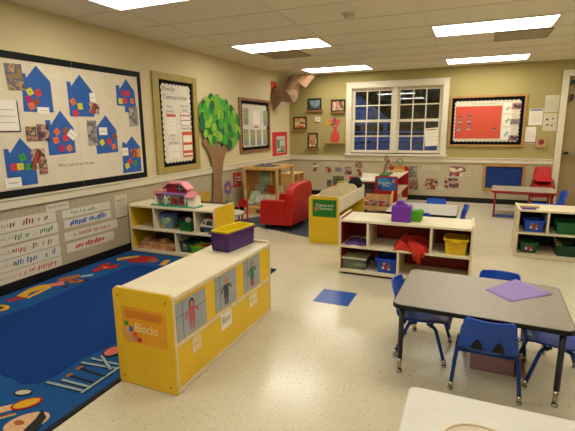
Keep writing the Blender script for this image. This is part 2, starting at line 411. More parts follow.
Y_, R_, M_, N_, O_, G_ = range(6)
house([(-6.09, 1.59), (-5.95, 1.59), (-5.95, 1.63), (-5.84, 1.63), (-5.84, 1.59), (-5.79, 1.59), (-5.79, 1.87), (-5.92, 2.0), (-6.03, 1.88), (-6.03, 1.92), (-6.07, 1.92)],
      [(-6.01, 1.765, Y_, .5), (-5.93, 1.76, R_, .4), (-6.03, 1.70, M_, .3), (-5.96, 1.68, N_, .6), (-6.01, 1.64, O_, .4)], 'blue paper house at upper left of the board with five sticky notes')
house([(-5.61, 1.56), (-5.31, 1.56), (-5.31, 1.82), (-5.45, 1.97), (-5.56, 1.85), (-5.57, 1.89), (-5.61, 1.89)],
      [(-5.56, 1.70, O_, .5), (-5.48, 1.66, Y_, .1), (-5.54, 1.59, R_, .5)], 'blue paper house in the upper middle with three sticky notes')
house([(-4.98, 1.69), (-4.86, 1.69), (-4.86, 1.62), (-4.77, 1.62), (-4.77, 1.69), (-4.68, 1.69), (-4.69, 1.86), (-4.81, 1.99), (-4.92, 1.87), (-4.92, 1.91), (-4.97, 1.91)],
      [(-4.87, 1.83, M_, 0), (-4.80, 1.83, R_, 0), (-4.92, 1.74, Y_, 0), (-4.85, 1.75, R_, .1), (-4.74, 1.75, O_, 0)], 'blue paper house in the upper right corner of the board')
house([(-5.89, 1.19), (-5.59, 1.20), (-5.59, 1.45), (-5.72, 1.61), (-5.84, 1.47), (-5.84, 1.52), (-5.89, 1.52)],
      [(-5.78, 1.41, O_, .6), (-5.68, 1.42, N_, .5), (-5.80, 1.33, O_, .3), (-5.69, 1.35, R_, .2), (-5.75, 1.25, M_, .1), (-5.66, 1.25, O_, .5)], 'blue paper house with six sticky notes, just left of the board joint')
house([(-5.32, 1.17), (-5.02, 1.18), (-5.02, 1.42), (-5.16, 1.58), (-5.33, 1.42)],
      [(-5.24, 1.29, Y_, .5), (-5.14, 1.30, R_, .4), (-5.05, 1.35, N_, .4), (-5.08, 1.24, O_, .3)], 'blue paper house with a white card at its upper left and no chimney')
house([(-4.97, .93), (-4.67, .93), (-4.67, 1.22), (-4.79, 1.35), (-4.9, 1.25), (-4.9, 1.28), (-4.95, 1.28)],
      [(-4.90, 1.01, Y_, .3), (-4.85, 1.06, R_, .5), (-4.77, 1.03, G_, .3)], 'small blue paper house in the lower right corner of the board')
house([(-6.32, 1.02), (-6.20, 1.02), (-6.20, .94), (-6.04, .94), (-6.04, 1.22), (-6.16, 1.36), (-6.27, 1.23), (-6.28, 1.27), (-6.32, 1.27)],
      [(-6.16, 1.19, G_, .2), (-6.25, 1.11, R_, 0), (-6.19, 1.11, Y_, 0), (-6.11, 1.10, G_, 0), (-6.06, 1.10, N_, .3)], 'blue paper house at lower left with a row of bright sticky notes')
PH = [photo(c_, 26, i) for i, c_ in enumerate([('#8a6a3a', '#3a4a6a', '#c09a50', '#5a3a28'), ('#6a3a30', '#b08068', '#2a1c1c', '#c8a890'), ('#403038', '#8a5a50', '#c0a090', '#23202a'), ('#b03a34', '#402820', '#d0a890', '#3a3a50'),
      ('#6f6864', '#8d8580', '#4a4544', '#a09a90'), ('#d08a30', '#b03a2a', '#3a3a60', '#e0c8a0'), ('#2a3a18', '#6a8a2a', '#3a3028', '#8a5a70')])]
def sheet(name, lab, pl, a0, a1, b0, b1, m, d=.016, cat='photo', group=None, rot=0, th=.002, extra=None):
    ca, cb = (a0 + a1) / 2, (b0 + b1) / 2
    pts = [(ca + (x - ca) * math.cos(rot) - (y - cb) * math.sin(rot), cb + (x - ca) * math.sin(rot) + (y - cb) * math.cos(rot)) for x, y in ((a0, b0), (a1, b0), (a1, b1), (a0, b1))]
    mb = MB().poly(pl, pts, d, d + th, 0); mats = [m]
    for e in (extra or []):                       # (a0,a1,b0,b1,mat) fractions: printed areas
        mats.append(e[4]); w, h = a1 - a0, b1 - b0
        q = [(a0 + w * e[0], b0 + h * e[2]), (a0 + w * e[1], b0 + h * e[2]), (a0 + w * e[1], b0 + h * e[3]), (a0 + w * e[0], b0 + h * e[3])]
        q = [(ca + (x - ca) * math.cos(rot) - (y - cb) * math.sin(rot), cb + (x - ca) * math.sin(rot) + (y - cb) * math.cos(rot)) for x, y in q]
        mb.poly(pl, q, d + th, d + th + .0003 * len(mats), len(mats) - 1)
    return solo(name, mb, mats, lab, cat, group)
GPH = 'family photos on the house board'
sheet('photograph', 'golden-brown family photo left of the upper left blue house', WL, -6.21, -6.06, 1.77, 1.99, PH[0], .0185, group=GPH, rot=.05)
sheet('photograph', 'small face photo left of the six-note house, outer one of the pair', WL, -6.10, -6.0, 1.33, 1.46, PH[1], .0185, group=GPH)
sheet('photograph', 'small dark face photo overlapping the left edge of the six-note house', WL, -5.99, -5.87, 1.33, 1.48, PH[2], .0195, group=GPH)
sheet('photograph', 'family photo over the right roof slope of the lower left house', WL, -6.08, -5.94, 1.13, 1.26, PH[3], .0185, group=GPH)
sheet('photograph', 'narrow reddish photo beneath another at the lower left house', WL, -6.01, -5.93, 1.03, 1.16, PH[1], .021, group=GPH)
sheet('photograph', 'tall photo of a couple left of the house with a white card', WL, -5.42, -5.30, 1.26, 1.52, PH[4], .0185, group=GPH)
sheet('photograph', 'red family photo at lower right of the upper middle house', WL, -5.37, -5.24, 1.59, 1.70, PH[3], .0185, group=GPH, rot=-.1)
sheet('photograph', 'tall grey photo below the upper right blue house', WL, -4.81, -4.67, 1.46, 1.69, PH[4], .0185, group=GPH)
sheet('photograph', 'wide family photo on the roof of the small lower right house', WL, -4.83, -4.67, 1.10, 1.20, PH[5], .0185, group=GPH)
GC = 'white name cards on the house board'
for a0, a1, b0, b1, r, lab in ((-5.35, -5.28, 1.71, 1.80, 0, 'blank white card on the right wall of the upper middle house'), (-5.27, -5.16, 1.37, 1.45, 0, 'white card on the house without a chimney'),
        (-4.96, -4.87, 1.13, 1.22, 0, 'white card left of the small lower right house'), (-5.66, -5.57, 1.34, 1.42, -.7, 'tilted white card on the right edge of the six-note house'),
        (-6.35, -6.20, .93, 1.02, 0, 'white card under the lower left house'), (-5.96, -5.84, 1.575, 1.635, 0, 'white card at the foot of the upper left house')):
    sheet('name_card', lab, WL, a0, a1, b0, b1, WHITE, .0185, 'card', GC, r, extra=[(.2, .8, .45, .52, mat('#8a8478', .7))])
sheet('notice_sheet', 'white lined sheet with a purple bottom edge at the left end of the board', WL, -6.5, -6.14, 1.41, 1.68, WHITE, .0145, 'notice', extra=[(0, 1, 0, .05, mat('#5c2050', .7)), (.97, 1, 0, 1, mat('#5c2050', .7)), (.05, .9, .3, .31, INK), (.05, .9, .5, .51, INK), (.05, .9, .7, .71, INK)])
t = thing('caption_strip', 'cream caption strip reading Who Lives in my House under the paper houses', 'sign', (.0145, -5.58, 1.03))
part('strip', MB().rect(WL, -5.84, -5.33, 1.045, 1.12, .0145, .0155), PAPER, t)
text('lettering', 'Who Lives in my House?', WL, -5.81, 1.06, .44, .045, mat('#4a4034', .7), t, .016)

# left wall: sentence strips under the rail
ST = [('#8a2430', -6.9, -5.89, .55, .66, 'topmost white strip of the left column on the ribbed panel', .72, .05), ('#2a7a3c', -6.9, -5.88, .44, .54, 'white strip with green writing, second of the left column', .75, .2),
      ('#a04a48', -6.9, -5.885, .315, .42, 'white strip with faint red writing, third of the left column', .7, .12), ('#1f5a96', -6.9, -5.88, .205, .305, 'white strip with blue writing, fourth of the left column', .7, .2),
      ('#b0303c', -6.9, -5.88, .1, .195, 'lowest white strip of the left column with red marks', .75, .1),
      ('#1f7a3a', -5.82, -5.2, .56, .64, 'top white strip of the right column with green writing', .12, .6), ('#1d4f9a', -5.81, -5.2, .455, .54, 'white strip with dense blue scribble in the right column', .1, .75),
      ('#a84848', -5.82, -5.12, .325, .415, 'white strip with faint red writing in the right column', .15, .7), ('#b01c2c', -5.81, -5.18, .20, .295, 'lowest white strip of the right column with bold red scribble', .15, .6)]
SW = mat('#cbc3b0', .8, var=.05)
for k, (h, a0, a1, b0, b1, lab, fs, fl_) in enumerate(ST):
    mb = MB().rect(WL, a0, a1, b0, b1, .001, .003, 0); rnd = random.Random(k); w = a1 - a0; hh = b1 - b0
    bold = k in (6, 8); x = a0 + w * fs * (1 if k > 4 else .75); xe = a1 - .06 if k < 5 else a0 + w * (fs + fl_)
    zig = []
    while x < xe:
        dz = rnd.uniform(.3, .7) * hh; q = rnd.uniform(.012, .03) * (1.6 if bold else 1); hgt = rnd.uniform(.12, .26 if not bold else .34) * hh
        if rnd.random() < (.95 if bold else .7):
            zc = b0 + hh * .5 + rnd.uniform(-.1, .1) * hh
            mb.poly(WL, [(x, zc - hgt), (x + q * .5, zc - hgt), (x + q, zc + hgt), (x + q * .45, zc + hgt)], .003, .0035, 1)
        x += q * (.75 if bold else 1.05)
    if k < 5:
        x = a0 + .3
        while x < a1 - .45: mb.rect(WL, x, x + .012, b0 + hh * .4, b0 + hh * (.5 + rnd.random() * .2), .003, .0035, 2); x += .025
    solo('sentence_strip', mb, [SW, mat(h, .7), mat('#a39a88', .7)], lab, 'paper strip', 'handwritten strips on the ribbed panel')
t = thing('title_strip', 'small white title strip reading Family School above the writing strips', 'sign', (.004, -5.86, .65))
part('strip', MB().rect(WL, -5.985, -5.735, .655, .73, .0036, .005), SW, t)
text('lettering', 'Family School', WL, -5.965, .677, .21, .036, mat('#4c443a', .7), t, .0056)
sheet('notice_sheet', 'white notice sheet with a purple bottom edge left of the toy-house shelf', WL, -5.13, -4.94, .42, .69, mat('#beb298', .8), .001, 'notice', extra=[(0, 1, 0, .04, mat('#5c2050', .7)), (.15, .85, .75, .77, INK), (.15, .85, .5, .51, mat('#8a8070')), (.15, .85, .6, .61, mat('#8a8070')), (.15, .85, .4, .41, mat('#8a8070'))])

# left wall: family communication board
t = thing('bulletin_board', 'tall tan-framed board titled Family Communication on the left wall', 'bulletin board', (0, -3.89, .85))
f = MB(); TANF = mat('#a08e4a', .55, var=.05)
f.rect(WL, -4.375, -4.26, .85, 2.13, 0, .03).rect(WL, -3.54, -3.445, .85, 2.13, 0, .03).rect(WL, -4.26, -3.54, .85, .935, 0, .03).rect(WL, -4.26, -3.54, 2.045, 2.13, 0, .03)
part('board_frame', f, TANF, t, .005)
part('scalloped_border', MB().rect(WL, -4.26, -3.54, .935, 2.045, .001, .006), mat('#070606', .8, spec=.15), t)
part('paper_lining', MB().poly(WL, scallop(-4.19, -3.61, 1.0, 1.985, .07, .022), .006, .008), mat('#d8cfba', .8), t)
text('lettering', 'Family', WL, -4.17, 1.90, .25, .07, INK, t, .0085)
text('lettering', 'Communication', WL, -4.17, 1.81, .5, .06, INK, t, .0085)
for s_, a, z, w in (('Daily', -4.12, 1.70, .1), ('Schedule', -4.12, 1.64, .15), ('Classroom', -3.83, 1.72, .19), ('News', -3.78, 1.67, .1), ('Lesson Plan', -3.82, 1.42, .2), ('Book', -4.05, 1.33, .08), ('of', -4.03, 1.28, .03), ('the Month', -4.1, 1.23, .2)):
    text('lettering', s_, WL, a, z, w, .03, INK, t, .0085)
FM = mat('#c4542a', .7); PK = mat('#b88a88', .7)
sheet('notice_sheet', 'white sheet with an orange-red bar on the Family Communication board', WL, -4.13, -3.94, 1.36, 1.62, WHITE, .0085, 'notice', extra=[(0, 1, .86, 1, mat('#c8503c', .7)), (.1, .9, .6, .61, PK), (.1, .9, .4, .41, PK)])
sheet('notice_sheet', 'pink-lined sheet at upper right of the Family Communication board', WL, -3.84, -3.61, 1.47, 1.66, WHITE, .0085, 'notice', extra=[(0, 1, .95, 1, PK), (0, 1, .65, .8, PK), (0, 1, .35, .42, mat('#9a6a6c')), (0, 1, 0, .06, PK), (0, .04, 0, 1, PK), (.96, 1, 0, 1, PK)])
sheet('notice_sheet', 'orange boxed chart at lower right of the Family Communication board', WL, -3.82, -3.59, 1.04, 1.39, WHITE, .0085, 'notice', extra=[(0, 1, .86, 1, FM), (0, 1, .48, .58, FM), (0, 1, .15, .26, FM), (0, 1, 0, .07, FM), (0, .06, 0, 1, FM), (.94, 1, .1, 1, FM)])
sheet('notice_sheet', 'plain white sheet at lower left of the Family Communication board', WL, -4.13, -3.9, 1.04, 1.21, WHITE, .0085, 'notice', extra=[(.1, .9, .5, .52, PK)])

# paper tree on wall
t = thing('paper_tree', 'big paper tree with brown trunk and round green leaves on the left wall', 'wall tree', (0, -3.0, .1))
tr = [(-3.17, .1), (-2.84, .1), (-2.86, .62), (-2.78, .9), (-2.68, 1.08), (-2.55, 1.22), (-2.66, 1.28), (-2.83, 1.12), (-2.9, 1.18), (-2.92, 1.45), (-3.02, 1.45), (-3.04, 1.2), (-3.12, 1.16), (-3.26, 1.3), (-3.34, 1.24), (-3.16, 1.04), (-3.08, .8), (-3.09, .62)]
part('trunk', MB().poly(WL, [(a - .04, max(b_, .1)) for a, b_ in tr], .031, .036), KRAFT, t)
lv = MB(); rnd = random.Random(3); LG = [mat(h, .7) for h in ('#1f7a2c', '#3f962a', '#86b432', '#145c30', '#68a028')]
for k in range(300):
    a = rnd.uniform(0, 2 * PI); r_ = math.sqrt(rnd.random()); y = -2.88 + .56 * r_ * math.cos(a); z = 1.5 + .37 * r_ * math.sin(a)
    z -= (y + 2.86) * .12
    if z < 1.24 and -3.12 < y < -2.65: continue
    rr = rnd.uniform(.055, .08)
    lv.poly(WL, ell(y, z, rr, rr * 1.15, 10), .037 + k * .00006, .0372 + k * .00006, rnd.randrange(5))
part('leaves', lv, LG, t)

# second board, wood framed
t = thing('bulletin_board', 'wood-framed board with six green drawings right of the paper tree', 'bulletin board', (0, -1.58, 1.0))
f = MB(); WF = mat('#8a5f38', .5, var=.12)
f.rect(WL, -2.23, -2.17, 1.0, 1.945, 0, .03).rect(WL, -1.09, -1.03, 1.0, 1.945, 0, .03).rect(WL, -2.17, -1.09, 1.0, 1.045, 0, .03).rect(WL, -2.17, -1.09, 1.9, 1.945, 0, .03)
part('board_frame', f, WF, t, .004)
part('scalloped_border', MB().rect(WL, -2.17, -1.09, 1.045, 1.9, .001, .006), mat('#070606', .8, spec=.15), t)
part('paper_lining', MB().poly(WL, scallop(-2.09, -1.17, 1.115, 1.83, .06, .02), .006, .008), mat('#cfc6b2', .8), t)
DG = photo(['#7f9a50', '#8f9a88', '#6a9a48', '#a8a85a', '#b07a48'], 30, 4)
GRY = mat('#8a8c86', .8)
for k, (a, z, lab) in enumerate(((-1.98, 1.62, 'upper left'), (-1.2, 1.6, 'upper right'), (-1.99, 1.26, 'lower left'), (-1.74, 1.25, 'second in the bottom row'), (-1.49, 1.25, 'third in the bottom row'), (-1.22, 1.25, 'lower right'))):
    sheet('drawing', 'green and grey drawing at %s of the wood-framed board' % lab, WL, a - .09, a + .09, z - .13, z + .15, GRY, .0085, 'drawing', 'drawings on the wood-framed board', extra=[(.1, .9, .35, .95, DG)])
sheet('notice_sheet', 'white sheet with a thin outline centred on the wood-framed board', WL, -1.72, -1.46, 1.5, 1.74, WHITE, .0085, 'notice', extra=[(.1, .9, .9, .93, PK)])
sheet('label_strip', 'tiny purple label at the middle of the wood-framed board', WL, -1.68, -1.52, 1.44, 1.46, mat('#6a2850', .7), .0085, 'label')
# other left wall papers
sheet('picture', 'red-bordered drawing of a green tree and figures near the corner', WL, -.9, -.16, .87, 1.35, mat('#c02c34', .7), .001, 'drawing', extra=[(.28, .86, .1, .82, mat('#c0b8a0', .7)), (.3, .48, .3, .68, mat('#2f8a50', .7)), (.34, .8, .12, .2, mat('#3a8a48', .7)), (.56, .62, .2, .4, INK), (.66, .72, .2, .42, mat('#b04840')), (.76, .8, .2, .4, INK), (.5, .8, .62, .7, mat('#8aa0a8'))])
sheet('red_paper', 'plain red paper strip tucked behind the brown kraft paper near the ceiling', WL, -.92, -.68, 2.05, 2.33, mat('#b8322e', .7), .001, 'paper')
sheet('poster', 'orange-red poster with a small photo under the rail, beside the mirror unit', WL, -2.48, -2.2, .44, .69, mat('#b83418', .7), .001, 'poster', extra=[(.15, .4, .2, .8, PH[4]), (.5, .9, .6, .66, WHITE), (.5, .9, .4, .46, WHITE)])
t = thing('paper_flower', 'purple paper flower with a yellow centre and green stem on the wall', 'paper flower', (0, -2.65, .12))
pf = MB()
for k in range(7): a = 2 * PI * k / 7; pf.poly(WL, ell(-2.66 + .075 * math.cos(a), .46 + .075 * math.sin(a), .055, .04, 10, a), .001 + k * .0001, .0025 + k * .0001)
part('petals', pf, mat('#7a5a8c', .7), t)
part('flower_centre', MB().poly(WL, ell(-2.66, .46, .045, .045, 12), .0035, .005), mat('#b88c28', .7), t)
part('stem', MB().rect(WL, -2.67, -2.65, .12, .4, .0005, .001), mat('#4a8040', .7), t)
part('stem_leaf', MB().poly(WL, ell(-2.71, .24, .06, .025, 10, -.6), .001, .002).poly(WL, ell(-2.61, .2, .06, .025, 10, .6), .001, .002), mat('#4a8040', .7), t)
solo('paper_cutout', MB().poly(WL, [(-3.52, .32), (-3.2, .3), (-3.2, .42), (-3.27, .51), (-3.35, .47), (-3.42, .54), (-3.52, .45)], .001, .003), mat('#b39030', .7), 'yellow paper cutout low on the wall behind the toy house', 'paper cutout')

# kraft paper sheet hanging in the corner
KD = Vector((.762, .648, 0)); KN = Vector((.648, -.762, 0)); KA = Vector((.03, -.95, 0))
def kp(u, z, d): p = KA + KD * u + KN * d; return (max(p.x, .012), min(p.y, -.012), min(z, 2.492))
KV = [kp(-.02, 2.02, 0), kp(.015, 1.75, .05), kp(.169, 1.934, .10), kp(.432, 1.90, .08), kp(.53, 2.05, .02), kp(.565, 2.18, .0), kp(.676, 2.196, .06), kp(.897, 2.43, .0), kp(.808, 2.49, -.04), kp(.46, 2.45, -.10), kp(.269, 2.33, -.08), kp(.05, 2.173, -.01),
      kp(.24, 2.13, .13), kp(.507, 2.30, .10), kp(.076, 1.999, .05), kp(.33, 2.05, .16), kp(.70, 2.36, .06), kp(.42, 2.17, .05)]
KF = [(0, 1, 14), (1, 2, 14), (14, 2, 15), (2, 3, 15), (3, 4, 15), (4, 17, 15), (14, 15, 12), (15, 17, 12), (0, 14, 12), (0, 12, 11), (11, 12, 10), (10, 12, 13), (12, 17, 13), (4, 5, 17), (17, 5, 13), (5, 6, 13), (6, 16, 13), (6, 7, 16), (7, 8, 16), (16, 8, 9), (13, 16, 9), (10, 13, 9)]
k = solo('kraft_paper', MB().add(KV, KF, 0, False), mat('#7d5f3f', .75, var=.12, scale=5), 'large crumpled brown kraft paper hanging in the ceiling corner', 'paper')
sd = k.modifiers.new('crumple', 'SUBSURF'); sd.subdivision_type = 'SIMPLE'; sd.levels = sd.render_levels = 3
tx = bpy.data.textures.new('crumple', 'CLOUDS'); tx.noise_scale = .18; dm = k.modifiers.new('crumple_relief', 'DISPLACE'); dm.texture = tx; dm.strength = .05; dm.mid_level = .5
so = k.modifiers.new('thickness', 'SOLIDIFY'); so.thickness = .003

# ------------------------------------------------------------------ back wall items
FR = mat('#1a1512', .4); LEDGE = mat('#8a6436', .5, var=.1)
for k, (a0, a1, b0, b1, cols, lab, rl) in enumerate(((.43, .73, 1.79, 2.03, ('#3a4a6a', '#4a5a30', '#8aa0a8', '#3a3a28'), 'black-framed landscape picture, upper left of the four', .03), (.94, 1.24, 1.75, 1.99, ('#6a3a20', '#c0a080', '#a04a38', '#d8c8b0'), 'black-framed brown and pink picture beside the window', .0),
        (.10, .40, 1.41, 1.66, ('#b83020', '#c88030', '#d8c090', '#384028'), 'black-framed red and yellow picture nearest the corner', .0), (.43, .65, 1.0, 1.32, ('#6a4028', '#c8a068', '#a8603a', '#e0d0b0'), 'tall black-framed warm brown picture, lowest of the four', .04))):
    t = thing('framed_picture', lab, 'picture', ((a0 + a1) / 2, -.02, b0), 'framed pictures on little ledges')
    w = .025; f = MB().rect(WB, a0, a1, b0, b0 + w, .004, .024).rect(WB, a0, a1, b1 - w, b1, .004, .024).rect(WB, a0, a0 + w, b0 + w, b1 - w, .004, .024).rect(WB, a1 - w, a1, b0 + w, b1 - w, .004, .024)
    part('frame', f, FR, t); part('print', MB().rect(WB, a0 + w, a1 - w, b0 + w, b1 - w, .004, .012), photo(list(cols), 13, k), t)
    solo('picture_ledge', MB().rect(WB, a0 - rl, a1 + rl, b0 - .035, b0, 0, .06), LEDGE, 'small wooden wall ledge under the %s' % lab.split(',')[0], 'ledge', 'small wooden picture ledges', .003)
solo('picture_ledge', MB().rect(WB, .82, 1.25, 1.08, 1.11, 0, .09), LEDGE, 'longer wooden wall ledge below the paper vase', 'ledge', 'small wooden picture ledges', .003)
t = thing('paper_vase', 'coral paper vase with bright paper flowers left of the window', 'paper vase', (1.02, 0, 1.13))
part('vase', MB().poly(WB, [(.95, 1.13), (1.10, 1.13), (1.13, 1.2), (1.12, 1.3), (1.06, 1.37), (1.08, 1.45), (.98, 1.45), (1.0, 1.37), (.94, 1.3), (.93, 1.2)], .001, .004), mat('#c8463e', .7), t)
for k, (a, z, h) in enumerate(((.87, 1.51, '#c89a20'), (.94, 1.55, '#c87a28'), (1.02, 1.58, '#a03068'), (1.1, 1.55, '#b85a28'), (1.06, 1.5, '#c83a5a'))):
    f = MB()
    for q in range(6): an = q * PI / 3; f.poly(WB, ell(a + .025 * math.cos(an), z + .025 * math.sin(an), .022, .022, 8), .002 + q * .0002, .0045 + q * .0002)
    part('paper_blossom', f, mat(h, .7), t)
part('leaves', MB().poly(WB, ell(.97, 1.49, .045, .02, 10, .5), .001, .0015).poly(WB, ell(1.0, 1.51, .05, .02, 10, 1.2), .001, .0015), mat('#4a8038', .7), t)
t = thing('thermostat', 'small cream thermostat on the olive wall left of the window', 'thermostat', (.645, -.01, 1.54))
part('cover_plate', MB().rect(WB, .585, .705, 1.545, 1.655, 0, .02), TRIM, t, .004); part('slot', MB().rect(WB, .61, .68, 1.60, 1.61, .02, .0205), mat('#8a8060'), t)
sheet('window_notice', 'white paper with a red heading taped on the right window sash', PY(.01), 2.83, 3.07, 1.06, 1.40, WHITE, .0, 'notice', rot=.08, extra=[(.1, .9, .88, .93, mat('#b03a30')), (.1, .9, .7, .71, PK), (.1, .9, .5, .51, PK), (.1, .9, .3, .31, PK)])
# bulletin board right
t = thing('bulletin_board', 'oak-framed board with a large red-orange paper right of the window', 'bulletin board', (3.9, 0, 1.05))
f = MB().rect(WB, 3.25, 3.29, 1.05, 1.97, 0, .03).rect(WB, 4.48, 4.52, 1.05, 1.97, 0, .03).rect(WB, 3.29, 4.48, 1.05, 1.09, 0, .03).rect(WB, 3.29, 4.48, 1.93, 1.97, 0, .03)
part('board_frame', f, mat('#a87e44', .5, var=.1), t, .004)
part('scalloped_border', MB().rect(WB, 3.29, 4.48, 1.09, 1.93, .001, .006), mat('#070606', .8, spec=.15), t)
part('paper_lining', MB().poly(WB, scallop(3.355, 4.41, 1.16, 1.86, .065, .02), .006, .008), mat('#d0c6ac', .8), t)
text('lettering', 'Our Classroom Rules', WB, 3.62, 1.81, .4, .03, mat('#8a806c'), t, .0085)
rp = solo('red_paper', MB().rect(WB, 3.36, 4.13, 1.20, 1.78, .0085, .0105), mat('#c84c34', .7, var=.04), 'large red-orange paper covering the left of the oak-framed board', 'paper')
for k, (a, z) in enumerate(((3.44, 1.58), (3.44, 1.51), (3.44, 1.44), (3.43, 1.37), (3.6, 1.6), (3.6, 1.52), (3.6, 1.45), (3.6, 1.38), (4.02, 1.37))):
    sheet('small_photo', 'thumb-size photo on the red-orange paper, %s' % ('%s of the %s column' % (['top', 'second', 'third', 'lowest'][k % 4], 'left' if k < 4 else 'right') if k < 8 else 'alone at lower right'), WB, a - .03, a + .03, z - .025, z + .025, PH[4 if k % 2 else 2], .011, group='thumb-size photos on the red-orange paper')
for k, (a0, a1, b0, b1, w) in enumerate(((4.28, 4.43, 1.71, 1.82, 'upper'), (4.28, 4.43, 1.44, 1.54, 'middle'), (4.27, 4.42, 1.16, 1.26, 'lower'))):
    sheet('photograph', '%s one of three photos down the right edge of the oak-framed board' % w, WB, a0, a1, b0, b1, PH[(2, 4, 2)[k]], .0115, group='edge photos of the oak-framed board')
for k, (a0, a1, b0, b1, w, h) in enumerate(((4.15, 4.30, 1.64, 1.83, 'top', '#b8a878'), (4.15, 4.30, 1.42, 1.62, 'middle', '#8ab080'), (4.15, 4.30, 1.18, 1.4, 'bottom', '#88b0b8'))):
    sheet('drawing', 'pale scribble drawing, %s of three beside the red-orange paper' % w, WB, a0, a1, b0, b1, WHITE, .0085, 'drawing', 'pale drawings on the oak-framed board', extra=[(.3, .6, .35, .5, mat(h)), (.5, .75, .45, .65, mat(h)), (.35, .5, .25, .4, mat(h))])
LN = [(.1, .9, q, q + .012, mat('#8a8478', .7)) for q in (.2, .3, .4, .5, .6, .7)]
sheet('notice_sheet', 'white notice with a blue heading right of the oak-framed board', WB, 4.565, 4.775, 1.43, 1.71, WHITE, .001, 'notice', extra=[(.05, .95, .88, .97, mat('#34588c'))] + LN)
sheet('notice_sheet', 'highest white notice near the door frame', WB, 4.79, 5.0, 1.65, 1.93, mat('#c6bda0', .8), .001, 'notice', extra=LN)
sheet('notice_sheet', 'white notice with sketches under the highest notice by the door', WB, 4.79, 5.0, 1.33, 1.63, mat('#c6bda0', .8), .001, 'notice', extra=[(.2, .35, .6, .7, INK), (.6, .75, .65, .72, INK), (.25, .4, .3, .38, INK), (.6, .7, .25, .35, INK)])
sheet('notice_sheet', 'white notice with a maroon bottom bar beside the wall box', WB, 4.53, 4.695, 1.12, 1.40, WHITE, .001, 'notice', extra=[(0, 1, .02, .08, mat('#8a2840'))] + LN)
t = thing('wall_box', 'small tan wall box with a dark red symbol under the notices', 'wall box', (4.79, -.02, 1.04))
part('box_body', MB().rect(WB, 4.71, 4.87, 1.04, 1.23, 0, .04), mat('#a88c60', .5), t, .006); part('symbol', MB().poly(WB, ell(4.79, 1.14, .045, .05), .04, .041), mat('#8a2c2c'), t)
# low photos
for k, (a0, a1, b0, b1, p, lab) in enumerate(((3.32, 3.6, .49, .68, 5, 'orange photo above two others, left of the blue felt board'), (2.88, 3.12, .22, .43, 3, 'square brown photo low behind the blue chairs'), (3.24, 3.5, .26, .45, 2, 'photo low on the wall, nearest the blue felt board'),
        (2.56, 2.72, .42, .66, 4, 'photo right of the red play shelf, the higher one'), (2.57, 2.75, .2, .40, 1, 'photo right of the red play shelf, the lower one'), (.54, .64, .5, .68, 5, 'narrow photo nearest the corner under the rail'),
        (.83, .95, .49, .6, 3, 'red-toned photo under the white word strip, above the sofa'), (1.04, 1.18, .5, .6, 4, 'pale grey photo, middle of the upper low row'), (1.24, 1.4, .45, .61, 2, 'dark group photo in the upper low row under the window edge'), (1.47, 1.62, .60, .72, 1, 'top right photo of the low cluster under the window'),
        (1.51, 1.61, .44, .58, 3, 'small red photo in the low cluster, below the top right one'), (.99, 1.24, .19, .42, 6, 'large dark green photo low over the science shelf'), (.86, .97, .18, .33, 6, 'small dark photo left of the large green photo'))):
    sheet('photograph', lab, WB, a0, a1, b0, b1, PH[p], .001, group='low photos under the back rail')
for a0, a1, b0, b1, lab in ((2.82, 3.14, .6, .68, 'blank white word strip below the right half of the window'), (.81, 1.1, .64, .73, 'white word strip under the rail near the corner'), (3.55, 3.7, .5, .58, 'white caption card overlapping the orange photo'), (3.08, 3.22, .2, .28, 'white caption card between the two lower photos')):
    sheet('word_card', lab, WB, a0, a1, b0, b1, mat('#bdb29a', .8), .0035, 'card', 'white caption cards under the back rail', extra=[(.1, .9, .45, .52, mat('#9a9078'))])
t = thing('felt_board', 'blue felt board in an oak frame low on the back wall', 'felt board', (4.24, -.015, .25))
part('frame', MB().rect(WB, 3.91, 3.95, .25, .735, 0, .03).rect(WB, 4.55, 4.59, .25, .735, 0, .03).rect(WB, 3.95, 4.55, .25, .29, 0, .03).rect(WB, 3.95, 4.55, .695, .735, 0, .03), mat('#b07c34', .5, var=.1), t, .004)
part('felt', MB().rect(WB, 3.95, 4.55, .29, .695, .001, .015), mat('#10306e', .9, var=.06, scale=40), t)

# ------------------------------------------------------------------ rugs
def carpet(h, v=.14, sc_=60): return mat(h, .95, var=v, scale=sc_, bump=.4, spec=.1)
t0, R0 = .004, .0006
RUGM = [carpet('#1d4c80'), carpet('#123570'), mat('#121418', .9), carpet('#c79a2a'), carpet('#a02a26'), carpet('#c86a60'), carpet('#9a5a30'), carpet('#8aa0a0'), carpet('#c8a078'), carpet('#b8b090'), carpet('#203020'), carpet('#35707a')]
rug = MB().box(.016, 1.925, -8.3, -4.97, 0, .008, 0)
rug.box(1.905, 1.935, -8.3, -4.97, 0, .0092, 2).box(.014, 1.935, -4.985, -4.96, 0, .0092, 2)
F = PZ(.008)
left = [(.42, -7.9), (.38, -7.3), (.42, -6.8), (.46, -6.57), (.44, -6.27), (.41, -5.92), (.44, -5.6), (.47, -5.4), (.7, -5.36), (1.1, -5.4), (1.45, -5.42)]
right = [(1.5, -5.9), (1.54, -6.4), (1.58, -6.79), (1.56, -6.9), (1.53, -7.05), (1.55, -7.2), (1.53, -7.3), (1.44, -7.35), (1.34, -7.33), (1.22, -7.33), (1.1, -7.45), (1.0, -7.9)]
rug.poly(F, left + right, 0, .0012, 1)
lv_ = [0]
def fig(pts, m): lv_[0] += 1; rug.poly(F, pts, .0002, .0018 + lv_[0] * .0001, m)
fig(ell(.25, -6.69, .09, .06), 3); fig(ell(.25, -6.69, .04, .025), 2)
fig([(.12, -6.56), (.19, -6.42), (.27, -6.43), (.2, -6.57)], 4)
fig([(.13, -6.46), (.07, -6.3), (.08, -6.2), (.16, -6.14), (.21, -6.2), (.17, -6.36), (.24, -6.46)], 3)
